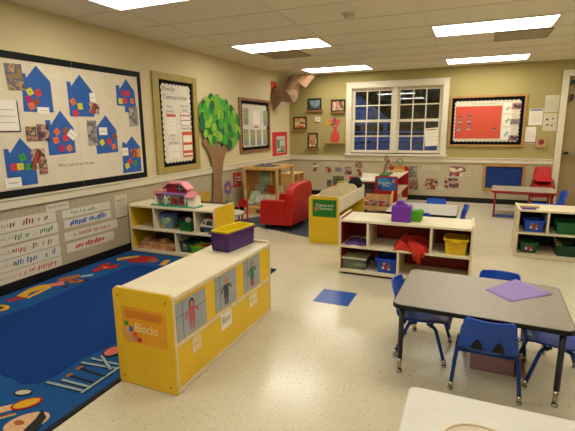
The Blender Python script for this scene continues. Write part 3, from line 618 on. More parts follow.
fig([(.24, -6.46), (.22, -6.34), (.2, -6.2), (.23, -6.19), (.27, -6.36), (.28, -6.46)], 3)
fig([(.14, -6.14), (.2, -6.04), (.28, -6.10), (.21, -6.19)], 5)
fig([(.09, -6.0), (.17, -5.84), (.24, -5.88), (.22, -6.04), (.16, -6.08)], 6)
fig(ell(.31, -6.0, .085, .06, 16, .6), 2); fig(ell(.31, -6.0, .07, .05, 16, .6), 6); fig(ell(.30, -5.99, .025, .02), 2)
fig([(.22, -5.86), (.30, -5.78), (.33, -5.82), (.26, -5.9)], 7)
fig(ell(.38, -5.93, .03, .03), 2); fig(ell(.33, -6.14, .03, .025), 2)
fig([(.17, -5.68), (.27, -5.74), (.28, -5.64), (.37, -5.55), (.30, -5.43), (.24, -5.52), (.16, -5.42), (.12, -5.56), (.2, -5.6)], 4); fig(ell(.25, -5.58, .03, .02), 3)
fig([(.26, -5.3), (.33, -5.1), (.48, -5.08), (.6, -5.16), (.54, -5.28), (.37, -5.35)], 4); fig([(.5, -5.12), (.62, -5.18), (.6, -5.26), (.48, -5.22)], 6)
fig([(.12, -5.29), (.18, -5.2), (.27, -5.1), (.32, -5.15), (.24, -5.24), (.19, -5.35)], 3)
fig([(.72, -5.3), (.67, -5.14), (.73, -5.12), (.79, -5.28)], 3); fig([(.9, -5.2), (1.1, -5.1), (1.15, -5.2), (.98, -5.3)], 4)
def line(p, q, w, m):
    d = Vector((q[0] - p[0], q[1] - p[1])).normalized(); n = (-d.y * w, d.x * w); fig([(p[0] + n[0], p[1] + n[1]), (q[0] + n[0], q[1] + n[1]), (q[0] - n[0], q[1] - n[1]), (p[0] - n[0], p[1] - n[1])], m)
for p, q in (((1.56, -7.28), (1.84, -7.26)), ((1.62, -7.23), (1.84, -7.22)), ((1.83, -7.28), (1.83, -7.0)), ((1.57, -7.05), (1.82, -7.02)), ((1.59, -6.99), (1.80, -6.98)), ((1.62, -6.94), (1.8, -7.04))):
    line(p, q, .014, 2); line(p, q, .009, 7)
for p, q in (((1.62, -7.18), (1.81, -7.18)), ((1.61, -7.1), (1.83, -7.11))): line(p, q, .006, 2); fig(ell(p[0], p[1], .014, .022), 6)
fig(ell(1.53, -7.40, .05, .028, 14, .4), 2); fig(ell(1.53, -7.40, .042, .022, 14, .4), 9)
fig([(1.3, -7.8), (1.46, -7.62), (1.6, -7.47), (1.63, -7.51), (1.5, -7.68), (1.38, -7.86)], 8)
fig(ell(1.64, -7.46, .075, .045, 16, .9), 4); fig(ell(1.64, -7.46, .062, .036, 16, .9), 3)
for k, m in enumerate((4, 3, 11)): line((1.5 + k * .012, -7.74), (1.66 + k * .012, -7.54), .006, m)
fig(ell(1.78, -7.56, .1, .07, 16, .9), 8); fig([(1.76, -7.46), (1.84, -7.50), (1.88, -7.58), (1.87, -7.68), (1.82, -7.6), (1.8, -7.53)], 2); fig(ell(1.75, -7.58, .03, .018), 6)
fig(ell(1.65, -6.87, .06, .075), 2); fig(ell(1.65, -6.87, .048, .062), 5)
fig(ell(1.72, -6.5, .08, .1), 4); fig(ell(1.72, -6.1, .1, .07), 3)
solo('classroom_rug', rug, RUGM, 'big blue classroom rug with a music-picture border along the left wall', 'rug', origin=(.97, -6.6, 0))
g = MB(); a = math.radians(-20); ox, oy = .7, -3.21
def rr(u, v): return (ox + u * math.cos(a) - v * math.sin(a), oy + u * math.sin(a) + v * math.cos(a))
g.poly(PZ(0), [rr(-.45, 0), rr(2.0, 0), rr(2.0, 1.9), rr(-.05, 1.9)], 0, .006)
solo('area_rug', g, carpet('#4a4e58', .12), 'dark blue-grey rug under the red sofa in the reading corner', 'rug')

# ------------------------------------------------------------------ shelf units
SCREW = mat('#6a5a40', .4, .6)
def screws(pl, pts, parent, d=.001):
    for a_, b_ in pts: part('screw', MB().poly(pl, ell(a_, b_, .006, .006, 8), 0, d), SCREW, parent)
# Blocks shelf
bx0, bx1, by0, by1, bh = 1.93, 2.325, -7.09, -5.90, .56
t = thing('storage_shelf', 'low yellow-backed shelf with a Blocks sign on its end, beside the blue rug', 'shelf', (2.12, -6.49, 0))
s = part('end_panel', MB().poly(PY(by0), rrect(bx0, bx1 + .005, .005, .575, (.01, .01, .03, .03)), -.018, .004, 0).poly(PY(by0), rrect(bx0 - .002, bx1 + .007, .003, .578, (.01, .01, .03, .03)), -.02, -.004, 1), [YEL, MAPLE_EDGE], t)
screws(PY(by0 - .004), [(1.965, .53), (2.29, .53), (1.965, .045), (2.29, .045)], s)
part('end_panel', MB().poly(PY(by1), rrect(bx0, bx1, .005, .575, (.01, .01, .03, .03)), -.003, .02, 0), MAPLE_EDGE, t)
part('top', MB().box(bx0 + .01, bx1 - .002, by0 + .02, by1 - .02, bh - .02, bh), MAPLE, t)
bk = part('back_panel', MB().box(bx1 - .012, bx1 - .004, by0 + .02, by1 - .02, .03, bh - .02, 0), YEL, t)
part('back_strip', MB().box(bx1 - .012, bx1 + .004, by0 + .02, by1 - .02, .27, .29).box(bx1 - .012, bx1 + .004, by0 + .02, by1 - .02, bh - .025, bh - .003).box(bx1 - .012, bx1 + .004, by0 + .02, by1 - .02, .005, .025), MAPLE_EDGE, bk)
part('shelf_board', MB().box(bx0 + .015, bx1 - .012, by0 + .02, by1 - .02, .28, .298), MAPLE, t)
part('bottom_board', MB().box(bx0 + .01, bx1 - .012, by0 + .02, by1 - .02, .02, .04), MAPLE, t)
part('divider', MB().box(bx0 + .015, bx1 - .012, -6.5, -6.48, .04, .28), MAPLE, t)
for y in (-7.03, -5.95):
    part('plinth', MB().box(bx0 + .03, bx1 - .02, y - .02, y + .02, 0, .02), BLACK, t)
sg = part('sign', MB().rect(PY(by0 - .004), 1.985, 2.29, .265, .475, .0, .0008), mat('#d8981c', .45, var=.1, scale=5), t)
part('sign_band', MB().rect(PY(by0 - .0048), 2.01, 2.26, .41, .455, 0, .0004), mat('#c87820', .45), sg)
for a0, z, h in ((2.0, .36, '#2f8a28'), (2.03, .33, '#1f5a9c'), (2.058, .302, '#d84a28'), (2.086, .274, '#b82020'), (2.0, .33, '#c8a078'), (2.0, .302, '#c8a078'), (2.029, .302, '#c88a60'), (2.029, .274, '#b89070'), (2.057, .274, '#a8805a')):
    part('printed_block', MB().rect(PY(by0 - .0048), a0, a0 + .028, z, z + .028, 0, .0004), mat(h, .5), sg)
text('lettering', 'Blocks', PY(by0 - .0048), 2.075, .335, .155, .05, mat('#e8d8a8', .5), sg, .0006)
# photos and labels on the back panel
PB = PX(bx1 - .003)
def kidphoto(y0, y1, z0, z1, shirt, legs, hair, lab):
    w, h = y1 - y0, z1 - z0; c_ = y0 + w * .5
    ms = [mat('#94999a', .4, var=.12, scale=5), mat(shirt, .5), mat(legs, .5), mat('#b07a5a', .5), mat(hair, .5), mat('#5e6468', .5)]
    mb = MB().rect(PB, y0, y1, z0, z1, 0, .0015, 0)
    mb.rect(PB, y0, y1, z0 + h * .62, z0 + h * .64, .0015, .0018, 5).rect(PB, y0 + w * .2, y0 + w * .22, z0, z0 + h, .0015, .0018, 5)
    mb.rect(PB, c_ - .022, c_ - .003, z0 + .02, z0 + h * .35, .0015, .002, 2).rect(PB, c_ + .003, c_ + .022, z0 + .02, z0 + h * .35, .0015, .002, 2)
    mb.poly(PB, [(c_ - .028, z0 + h * .3), (c_ + .028, z0 + h * .3), (c_ + .026, z0 + h * .62), (c_ + .06, z0 + h * .5), (c_ + .066, z0 + h * .56), (c_ + .02, z0 + h * .7), (c_ - .02, z0 + h * .7), (c_ - .066, z0 + h * .5), (c_ - .056, z0 + h * .45), (c_ - .026, z0 + h * .6)], .0015, .0022, 1)
    mb.poly(PB, ell(c_, z0 + h * .79, .026, .03), .0015, .0023, 4).poly(PB, ell(c_, z0 + h * .77, .018, .022), .0015, .0026, 3)
    solo('child_photo', mb, ms, lab, 'photo', 'child photos on the Blocks shelf')
kidphoto(-7.055, -6.775, .295, .515, '#b85464', '#a86a6a', '#2a1c18', 'photo of a child in a pink shirt, nearest the Blocks sign')
kidphoto(-6.675, -6.42, .30, .525, '#30343a', '#4a4a4a', '#b89a68', 'middle photo on the Blocks shelf, child in a dark and white top')
kidphoto(-6.315, -6.08, .30, .53, '#24704a', '#a83a34', '#a8845a', 'photo of a child in a green shirt, far end of the Blocks shelf')
sheet('label_card', 'small pale label under the pink-shirt child photo', PB, -6.93, -6.845, .165, .26, mat('#e0c890', .6), 0, 'label', extra=[(.2, .8, .5, .54, mat('#b06a50'))])
t2 = thing('label_card', 'small white label reading Block, middle of the yellow panel', 'label', (bx1, -6.56, .15))
part('card', MB().rect(PB, -6.62, -6.495, .16, .28, 0, .0012), WHITE, t2); text('lettering', 'Block', PB, -6.605, .2, .095, .045, INK, t2, .0016)
sheet('label_card', 'small cream label under the green-shirt child photo', PB, -6.255, -6.13, .165, .255, mat('#e0d098', .6), 0, 'label', extra=[(.15, .85, .5, .54, mat('#a09060'))])

def bin_(name, x, y, z, w, d, h, m, lab, cat='bin', group=None, rim=.012, taper=.88, label_m=None, rot=0, lip=.02, handles=True):
    """open plastic bin; front faces -y in local space"""
    o = thing(name, lab, cat, (x, y, z), group, local=True, rot=rot)
    mb = MB(); t_ = .003
    def ring(sx, sy, zz): return [(sx * a_, sy * b_, zz) for a_, b_ in rrect(-1, 1, -1, 1, .12, 4)]
    W, D = w / 2, d / 2; n = len(ring(1, 1, 0))
    R_s = [ring(W * taper, D * taper, 0), ring(W * taper, D * taper, .0), ring(W, D, h - .012), ring(W + rim, D + rim, h - .012), ring(W + rim, D + rim, h), ring(W - .004, D - .004, h), ring((W - .004) * taper, (D - .004) * taper, .006)]
    vs = [v for r_ in R_s for v in r_]; fs = []
    for i in range(1, len(R_s) - 1):
        for k_ in range(n): k2 = (k_ + 1) % n; fs.append((i * n + k_, i * n + k2, (i + 1) * n + k2, (i + 1) * n + k_))
    fs.append(tuple(range(n, 2 * n))[::-1]); fs.append(tuple((len(R_s) - 1) * n + k_ for k_ in range(n)))
    mb.add(vs, fs); part('bin_body', mb, m, o)
    if handles:
        part('handle', MB().box(-W * .35, W * .35, -D - rim - .012, -D - rim + .001, h - .03, h - .004), m, o, .004)
    if label_m:
        part('label', MB().box(-W * .4, W * .4, -D * .97 - .004, -D * .9, h * .25, h * .75), label_m, o)
    return o
PUR = mat('#432060', .35, var=.04)
o = bin_('storage_bin', 2.115, -6.085, bh, .155, .34, .135, PUR, 'deep purple bin on the Blocks shelf with a yellow bin nested inside', rim=.014, rot=-.12, handles=False, taper=.95)
part('rib', MB().box(-.03, -.022, -.168, -.160, .01, .12).box(.04, .048, -.168, -.160, .01, .12).box(-.068, -.060, -.168, -.16, .01, .12), PUR, o)
o = bin_('storage_bin', 2.115, -6.085, bh + .055, .135, .32, .095, mat('#d8c010', .35, var=.03), 'yellow bin nested inside the deep purple bin', rim=.009, rot=-.12, handles=False, taper=.9)

# Shelf with toy house
t = thing('storage_shelf', 'low two-tier shelf with yellow ends holding toys, against the left wall', 'shelf', (.62, -4.74, 0))
x0, x1, y0, y1, h = .03, 1.215, -4.955, -4.53, .56
part('end_panel', MB().box(x0, x0 + .02, y0, y1, 0, h + .012, 0).box(x0 + .0205, x0 + .022, y0 + .012, y1 - .012, .04, h - .02, 1), [MAPLE_EDGE, YEL], t)
part('end_panel', MB().poly(PX(x1), rrect(y0, y1, 0, .592, (.01, .01, .03, .04)), -.02, 0, 0).poly(PX(x1), rrect(y0 + .006, y1 - .006, .006, .586, (.01, .01, .03, .04)), 0, .001, 1), [MAPLE_EDGE, YEL], t)
part('top', MB().box(x0 + .02, x1 - .02, y0, y1, h - .02, h), MAPLE, t)
part('back_panel', MB().box(x0 + .02, x1 - .02, y1 - .01, y1, .03, h + .02, 0).box(x0 + .02, .39, y1 - .012, y1 - .0101, .31, h - .02, 1), [mat('#4a4030', .6), YEL], t)
part('shelf_board', MB().box(x0 + .02, x1 - .02, y0, y1 - .01, .275, .293), MAPLE, t)
part('bottom_board', MB().box(x0 + .02, x1 - .02, y0, y1 - .01, .0, .04), MAPLE, t)
for x, z0, z1 in ((.38, .293, h - .02), (.94, .293, h - .02), (.67, .04, .275)): part('divider', MB().box(x, x + .02, y0 + .005, y1 - .01, z0, z1), MAPLE, t)
# contents
yc = -4.80
t = thing('toy_tub', 'round yellow and blue printed toy tub on the upper shelf', 'tub', (.49, yc, .293))
part('tub_body', MB().lathe([(.09, 0), (.1, .02), (.105, .15)], (.49, yc, .293)), photo(['#c0a830', '#3a6aa0', '#7a9a58', '#c8c0a0'], 24, 9), t)
part('tub_lid', MB().lathe([(.11, .15), (.11, .17), (.1, .175)], (.49, yc, .293)), mat('#3c5a98', .4), t)
t = thing('toy_purse', 'dark purple and maroon soft toy bag between the tub and the green box', 'toy bag', (.64, -4.76, .293))
part('bag_body', MB().ball((.65, -4.76, .36), .067, sq=(.7, .9, 1)), mat('#3a2448', .7), t)
part('bag_flap', MB().ball((.69, -4.73, .41), .04, sq=(1, .8, .7)), mat('#5a1c24', .7), t)
o = bin_('storage_bin', .79, -4.82, .293, .17, .2, .11, mat('#0f5a24', .4), 'green open box on the upper shelf beside the toy bus', label_m=None, handles=False, rim=.006)
t = thing('toy_items', 'white and grey wooden toy pieces standing in the green box', 'toy', (.77, -4.81, .30))
part('white_piece', MB().ball((.76, -4.80, .40), .035, sq=(1.2, .8, 1)), WHITE, t); part('grey_piece', MB().ball((.84, -4.81, .39), .03, sq=(1.3, .8, .9)), mat('#8a6a50'), t)
t = thing('toy_vehicle', 'white toy vehicle with a navy base and red roof on the upper shelf', 'toy vehicle', (1.05, -4.82, .293))
part('vehicle_base', MB().poly(PY(-4.75), rrect(.96, 1.14, .31, .355, .015), 0, .12), mat('#283a5c', .4), t, .004)
part('cab', MB().poly(PY(-4.757), [(.965, .35), (1.135, .35), (1.135, .43), (1.05, .45), (1.01, .43), (.985, .395), (.965, .39)], 0, .11), WHITE, t, .006)
part('window', MB().poly(PY(-4.8672), [(1.04, .375), (1.125, .375), (1.125, .425), (1.06, .43)], 0, .001).poly(PY(-4.8672), [(1.0, .385), (1.03, .385), (1.03, .42), (1.015, .42)], 0, .001), mat('#4a4a44', .3), t)
part('roof', MB().box(1.03, 1.13, -4.86, -4.76, .446, .458), mat('#a02c24', .4), t, .004)
for x in (.99, 1.11): part('wheel', MB().tube([(x, -4.875, .313), (x, -4.745, .313)], .02, n=14), BLACK, t)
# wooden blocks pile: distinct small blocks
rnd = random.Random(11); WBm = [mat('#b98a5a', .5, var=.12), mat('#a8744c', .5, var=.12), mat('#c79a70', .5, var=.12)]
k = 0
for row, (yb, zb) in enumerate(((-4.9, .04), (-4.82, .04), (-4.89, .083), (-4.8, .083), (-4.87, .126))):
    x = .10 + row * .02
    while x < .60 - row * .02:
        w = rnd.choice((.05, .08, .11)); r_ = rnd.uniform(-.12, .12)
        if zb > .1 and rnd.random() < .35: x += w; continue
        m = MB(); ca, sa = math.cos(r_), math.sin(r_)
        b_ = MB().box(-w / 2 + .003, w / 2 - .003, -.03, .03, 0, .04)
        m.add([(x + w / 2 + p[0] * ca - p[1] * sa, yb + p[0] * sa + p[1] * ca, zb + p[2] + .0005 * row) for p in b_.v], b_.f)
        solo('wooden_block', m, rnd.choice(WBm), 'plain wooden building block in the pile on the bottom left shelf', 'building block', 'wooden blocks piled on the bottom shelf', .003); x += w + .004; k += 1
o = bin_('storage_bin', .765, -4.8, .04, .16, .2, .13, mat('#12452c', .4), 'dark green bin with a white label on the bottom shelf', label_m=photo(['#c8c0b0', '#2a3a4a', '#b8a890'], 40, 3), rim=.006, handles=False)
o = bin_('storage_bin', .97, -4.83, .04, .22, .2, .10, mat('#58a820', .4), 'lime green tray of small toys on the bottom right shelf', rim=.008)
for k, (dx, dy, h_) in enumerate(((-.06, -.03, '#c85a20'), (-.01, -.04, '#b8902a'), (.04, -.02, '#c84a28'), (-.03, .03, '#a8a020'), (.06, .03, '#a03a28'))):
    solo('toy_ball', MB().ball((.97 + dx, -4.83 + dy, .125), .027), mat(h_, .4), '%s small toy heaped in the lime green tray' % ['orange', 'mustard', 'orange-red', 'olive', 'brick red'][k], 'small toy', 'small toys in the lime tray')
# toy house on the shelf
t = thing('toy_house', 'pink-roofed plastic toy house with white columns on the toy shelf', 'toy house', (.62, -4.78, .56))
PINKR = mat('#d8848a', .4); TEAL = mat('#1f8a68', .4); LAV = mat('#8a6aa0', .4); HR = mat('#a81c28', .4)
part('base', MB().poly(PZ(.56), rrect(.27, .50, -4.90, -4.72, .03), 0, .012).poly(PZ(.56), rrect(.46, .86, -4.92, -4.68, .03), 0, .014).poly(PZ(.56), rrect(.82, 1.0, -4.92, -4.72, .03), 0, .012), TEAL, t)
part('columns', MB().tube([(.5, -4.86, .573), (.5, -4.86, .71)], .013).tube([(.82, -4.86, .573), (.82, -4.86, .71)], .013).box(.48, .84, -4.76, -4.74, .573, .72).box(.34, .44, -4.76, -4.74, .572, .68).box(.32, .345, -4.86, -4.74, .572, .68), WHITE, t)
part('balcony', MB().box(.46, .86, -4.88, -4.73, .705, .73), LAV, t, .004)
part('upper_wall', MB().poly(PY(-4.76), [(.49, .73), (.83, .73), (.83, .79), (.74, .84), (.56, .84), (.49, .79)], 0, .05), HR, t)
part('roof', MB().poly(PY(-4.74), [(.465, .77), (.55, .845), (.75, .845), (.86, .77), (.86, .79), (.76, .87), (.54, .87), (.465, .79)], -.02, .13), PINKR, t, .004)
part('window', MB().box(.66, .75, -4.816, -4.81, .745, .82, 0).box(.70, .706, -4.819, -4.816, .745, .82, 1).box(.66, .75, -4.819, -4.816, .78, .785, 1), [mat('#2a2a40', .3), WHITE], t)
part('side_wing', MB().poly(PX(.98), [(-4.89, .572), (-4.76, .572), (-4.76, .69), (-4.825, .73), (-4.89, .69)], -.11, 0), WHITE, t, .003)
part('wing_roof', MB().poly(PX(.99), [(-4.91, .68), (-4.825, .735), (-4.74, .68), (-4.74, .70), (-4.825, .76), (-4.91, .70)], -.15, 0), PINKR, t, .003)
part('tower_room', MB().box(.31, .44, -4.84, -4.74, .65, .71), LAV, t, .003)
part('tower_roof', MB().poly(PY(-4.73), [(.29, .71), (.46, .71), (.44, .75), (.32, .75)], 0, .13), PINKR, t, .003)
part('tower_window', MB().box(.34, .41, -4.842, -4.84, .665, .70), HR, t)
part('toy_table', MB().box(.55, .62, -4.82, -4.78, .574, .65), mat('#b83a3a'), t, .003); part('toy_armchair', MB().box(.68, .71, -4.83, -4.79, .574, .68, 0).box(.71, .76, -4.83, -4.79, .574, .61, 0), mat('#b83a3a'), t, .003); part('toy_stool', MB().box(.78, .81, -4.84, -4.8, .574, .62), mat('#c8a828'), t, .003)

t.scale = (.88, .9, .9); t.location = (.60, -4.78, .56)
# Science shelf
t = thing('science_shelf', 'yellow-ended science bin unit with a green sign, right of the red sofa', 'shelf', (2.07, -3.18, 0))
x0, x1, y0, y1 = 1.875, 2.265, -3.84, -2.54
SE = mat('#d2ae16', .4, var=.03)
p_ = part('end_panel', MB().poly(PY(y0), rrect(x0, x1, 0, .605, (.01, .01, .04, .04)), -.02, 0, 1).poly(PY(y0), rrect(x0 + .006, x1 - .006, .006, .599, (.01, .01, .036, .036)), 0, .001, 0), [SE, MAPLE_EDGE], t)
part('end_panel', MB().poly(PY(y1), rrect(x0, x1, 0, .605, (.01, .01, .04, .04)), -.02, 0, 1).poly(PY(y1), rrect(x0 + .006, x1 - .006, .006, .599, (.01, .01, .036, .036)), 0, .001, 0), [SE, MAPLE_EDGE], t)
part('side_board', MB().box(x1 - .02, x1 - .003, y0 + .02, y1 - .0, .40, .575), MAPLE, t, .003)
part('side_board', MB().box(x0 + .003, x0 + .02, y0 + .02, y1 - .0, .40, .575), MAPLE, t, .003)
part('tray_floor', MB().box(x0 + .02, x1 - .02, y0 + .02, y1, .40, .415), MAPLE, t)
part('bottom_board', MB().box(x0 + .005, x1 - .005, y0 + .02, y1, .05, .07), MAPLE, t)
part('side_lower_board', MB().box(x0 + .003, x0 + .015, y0 + .02, y1, .07, .40), MAPLE, t)
for y in (-3.5, -3.15, -2.85): part('divider', MB().poly(PY(y), rrect(x0 + .02, x1 - .02, .415, .64, (.0, .0, .09, .09), 6), 0, .012), mat('#cfc19c', .5), t)
sg = part('sign', MB().rect(PY(y0 - .001), 1.925, 2.235, .345, .56, 0, .001), mat('#1f6a1c', .4, var=.12, scale=10), t)
TX = mat('#d8d0b8', .5)
text('lettering', 'Science and', PY(y0 - .002), 1.965, .475, .225, .035, TX, sg, .0005); text('lettering', 'Discovery', PY(y0 - .002), 2.01, .425, .175, .042, TX, sg, .0005)
part('printed_shell', MB().poly(PY(y0 - .002), ell(1.975, .44, .024, .028), 0, .0005), mat('#b86a58'), sg)
t = thing('round_toy', 'fuzzy black round ball at the far end of the science unit', 'ball', (2.17, -2.66, .47))
bl = MB().ball((2.165, -2.68, .615), .10, sq=(1, 1, 1.1)); part('ball', bl, mat('#08080a', .9, bump=.6, scale=20), t)
part('stand', MB().lathe([(.06, -.1), (.03, -.08), (.02, 0), (.03, .02)], (2.165, -2.68, .515)), BLACK, t)
t = thing('yellow_basket', 'small yellow basket in the science unit beside the black ball', 'basket', (2.0, -2.72, .415))
part('basket_body', MB().lathe([(.07, 0), (.085, .18), (.09, .18), (.08, .17)], (1.985, -2.72, .42)), mat('#a8a020', .4), t)
part('handle', MB().tube([(1.985 - .085 * math.cos(q), -2.72, .60 + .05 * math.sin(q)) for q in [PI * i / 8 for i in range(9)]], .008), mat('#c0b020', .4), t)
solo('red_ball', MB().ball((1.99, -3.08, .635), .02).tube([(1.99, -3.08, .415), (1.99, -3.08, .62)], .008), mat('#c83a18', .4), 'small orange-red knob on a rod between the science dividers', 'toy')
solo('red_ball', MB().ball((2.08, -2.6, .70), .035).tube([(2.08, -2.6, .415), (2.08, -2.6, .68)], .008), mat('#b03038', .4), 'small red ball on a rod at the far end of the science unit', 'toy')

# Red-backed shelf
t = thing('storage_shelf', 'low red-backed maple shelf in the middle of the room', 'shelf', (3.16, -4.63, 0))
x0, x1, y0, y1, h = 2.56, 3.765, -4.835, -4.41, .55
part('end_panel', MB().poly(PX(x0), rrect(y0, y1, 0, .575, (.01, .01, .03, .03)), 0, .02, 0).poly(PX(x0 + .02), rrect(y0 + .01, y1 - .012, .04, .53, .005), 0, .0015, 1).rect(PX(x0 + .02), y0 + .02, y1 - .01, h + .0005, .568, 0, .002, 1), [MAPLE_EDGE, DRED], t)
part('end_panel', MB().poly(PX(x1), rrect(y0, y1, 0, .575, (.01, .01, .03, .03)), -.02, 0, 0), MAPLE_EDGE, t)
part('top', MB().box(x0 + .02, x1 - .02, y0, y1, h - .02, h), MAPLE, t)
part('back_panel', MB().box(x0 + .02, x1 - .02, y1 - .01, y1, .03, h - .02), DRED, t)
part('shelf_board', MB().box(x0 + .02, x1 - .02, y0, y1 - .01, .275, .295), MAPLE, t)
part('bottom_board', MB().box(x0 + .02, x1 - .02, y0, y1 - .01, .025, .05), MAPLE, t)
part('plinth', MB().box(x0 + .04, x1 - .04, y0 + .03, y1 - .03, 0, .025), BLACK, t)
for x, z0, z1 in ((2.83, .295, h - .02), (3.405, .295, h - .02), (3.12, .05, .275)): part('divider', MB().box(x, x + .02, y0 + .005, y1 - .01, z0, z1), MAPLE, t)
def cloth(name, x0, x1, y0, y1, z, hgt, m, lab, seed, nx=20, ny=12, fold=14):
    rnd = random.Random(seed); vs = []
    ph = [rnd.uniform(0, 6) for _ in range(6)]
    for i in range(nx + 1):
        for j in range(ny + 1):
            u, v = i / nx, j / ny; e = min(u, 1 - u, v, 1 - v) * 4; e = min(1, e) ** .6
            zz = z + .003 + hgt * e * (.55 + .3 * math.sin(u * fold + ph[0] + 3 * math.sin(v * 5 + ph[1])) + .15 * math.sin(v * fold * .8 + ph[2] + u * 4))
            vs.append((x0 + (x1 - x0) * u + .01 * math.sin(v * 9 + ph[3]), y0 + (y1 - y0) * v + .012 * math.sin(u * 11 + ph[4]), max(zz, z + .003)))
    fs = [(i * (ny + 1) + j, (i + 1) * (ny + 1) + j, (i + 1) * (ny + 1) + j + 1, i * (ny + 1) + j + 1) for i in range(nx) for j in range(ny)]
    per = [i * (ny + 1) for i in range(nx + 1)] + [nx * (ny + 1) + j for j in range(1, ny + 1)] + [i * (ny + 1) + ny for i in range(nx - 1, -1, -1)] + [j for j in range(ny - 1, 0, -1)]
    n0 = len(vs); vs += [(vs[q][0], vs[q][1], z) for q in per]; k_ = len(per)
    fs += [(per[q], per[(q + 1) % k_], n0 + (q + 1) % k_, n0 + q) for q in range(k_)] + [tuple(range(n0, n0 + k_))]
    return solo(name, MB().add(vs, fs, 0, True), m, lab, 'cloth')
cloth('folded_cloth', 2.6, 2.81, -4.8, -4.55, .295, .035, mat('#5a3a7a', .9), 'folded purple cloth in the upper left cubby of the red-backed shelf', 1)
RC = mat('#b02410', .85, var=.15, scale=25)
c = cloth('red_cloth', 3.08, 3.39, -4.83, -4.5, .295, .115, RC, 'crumpled orange-red cloth spilling over the middle cubby of the red-backed shelf', 2, 36, 24, 11)
hang = MB()
for k in range(3):
    x = 3.27 + k * .034; L_ = (.07, .10, .04)[k]
    hang.tube([(x - .05, -4.76, .35), (x, -4.835, .33), (x + .012, -4.862, .295), (x + .02, -4.866, .295 - L_)], [.026, .028, .024, .014], n=10)
part('hanging_folds', hang, RC, c)
t = thing('clear_container', 'clear lidded plastic box with green contents on the bottom left', 'container', (2.7, -4.7, .05))
part('box_body', MB().box(2.59, 2.82, -4.8, -4.58, .05, .15), clear_mat('#c0c4a8'), t, .008)
part('lid', MB().box(2.58, 2.83, -4.81, -4.57, .15, .168), mat('#aeaa88', .3), t, .005)
part('green_contents', MB().ball((2.74, -4.72, .085), .045, sq=(1.4, 1, .7)), mat('#6a9a30', .6), t)
lm = photo(['#c8c0b0', '#a03a3a', '#3a3a4a', '#e0d8c8'], 45, 5)
bin_('storage_bin', 3.02, -4.7, .05, .19, .22, .14, BLUE, 'royal blue bin with a picture label on the bottom of the red-backed shelf', label_m=lm)
bin_('storage_bin', 3.625, -4.7, .295, .19, .22, .145, mat('#d0a810', .35), 'bright yellow bin in the upper right cubby of the red-backed shelf')
t = thing('toy_bag', 'purple boxy toy with a domed carry handle standing on the red-backed shelf', 'toy', (3.13, -4.72, .55))
P_ = mat('#6a2c98', .4, var=.04)
part('body', MB().poly(PY(-4.65), rrect(3.045, 3.22, .551, .705, .012), 0, .12), P_, t, .008)
part('carry_handle', MB().poly(PY(-4.68), [(3.07, .70), (3.19, .70), (3.185, .715), (3.15, .73), (3.14, .748), (3.10, .75), (3.085, .735)], 0, .06), P_, t, .006)
t = thing('toy_bag', 'lime green toy beside the purple boxy toy', 'toy', (3.28, -4.66, .55))
part('body', MB().poly(PY(-4.6), rrect(3.21, 3.315, .551, .655, .02), 0, .10), mat('#4a9a1a', .4), t, .01)
part('knob', MB().ball((3.3, -4.66, .64), .03), mat('#4a9a1a', .4), t)

# right shelf
t = thing('storage_shelf', 'maple shelf with dark green back at the right edge, holding blue and green bins', 'shelf', (4.8, -3.33, 0))
x0, x1, y0, y1, h = 4.205, 5.4, -3.57, -3.14, .53
part('end_panel', MB().poly(PX(x0), rrect(y0, y1, 0, .54, (.01, .01, .02, .02)), 0, .02), MAPLE_EDGE, t)
part('end_panel', MB().poly(PX(x1), rrect(y0, y1, 0, .56, (.01, .01, .03, .03)), -.02, 0), MAPLE_EDGE, t)
part('top', MB().box(x0 + .02, x1 - .02, y0, y1, h - .02, h), MAPLE, t)
part('back_panel', MB().box(x0 + .02, x1 - .02, y1 - .01, y1, .02, h - .02), mat('#16261c', .6), t)
part('shelf_board', MB().box(x0 + .02, x1 - .02, y0, y1 - .01, .26, .28), MAPLE, t)
part('bottom_board', MB().box(x0 + .02, x1 - .02, y0, y1 - .01, 0, .04), MAPLE, t)
for x in (4.49, 4.95): part('divider', MB().box(x, x + .02, y0 + .005, y1 - .01, .28, h - .02), MAPLE, t)
bin_('storage_bin', 4.375, -3.42, .28, .19, .22, .13, BLUE, 'blue bin with a picture label in the upper left of the right-hand shelf', label_m=lm)
bin_('storage_bin', 4.72, -3.42, .28, .28, .24, .13, mat('#0f5a28', .4), 'bright green wide bin on the upper tier of the right-hand shelf')
bin_('storage_bin', 4.345, -3.42, .04, .17, .22, .12, mat('#0f4a28', .4), 'green bin with a picture label on the bottom of the right-hand shelf', label_m=lm)
o = bin_('storage_bin', 4.70, -3.44, .04, .2, .22, .12, mat('#0c3a1e', .4), 'dark green bin with cards poking out on the bottom tier')
solo('card_bundle', MB().add([(4.6, -3.46, .15), (4.68, -3.46, .12), (4.68, -3.34, .13), (4.6, -3.34, .2), (4.6, -3.46, .16), (4.68, -3.46, .13), (4.68, -3.34, .14), (4.6, -3.34, .21)], [(0, 1, 2, 3), (4, 5, 6, 7), (0, 1, 5, 4), (1, 2, 6, 5), (2, 3, 7, 6), (3, 0, 4, 7)]), mat('#b8a080', .7), 'tan cards leaning out of the dark green bin', 'cards')
solo('paper_pile', MB().poly(PZ(.04), ell(4.5, -3.48, .09, .05, 12, .2), 0, .008).poly(PZ(.048), ell(4.52, -3.47, .06, .04, 12, .7), 0, .006), mat('#b09878', .8), 'loose tan papers between the bins on the bottom tier', 'papers')
t = thing('toy_car', 'flat purple and yellow toy on the corner of the right-hand shelf', 'toy', (4.31, -3.5, .53))
part('purple_body', MB().box(4.24, 4.38, -3.54, -3.45, .531, .545), mat('#4a2a80', .4), t, .004); part('yellow_body', MB().box(4.23, 4.42, -3.44, -3.36, .531, .548), mat('#b8942a', .4), t, .004)

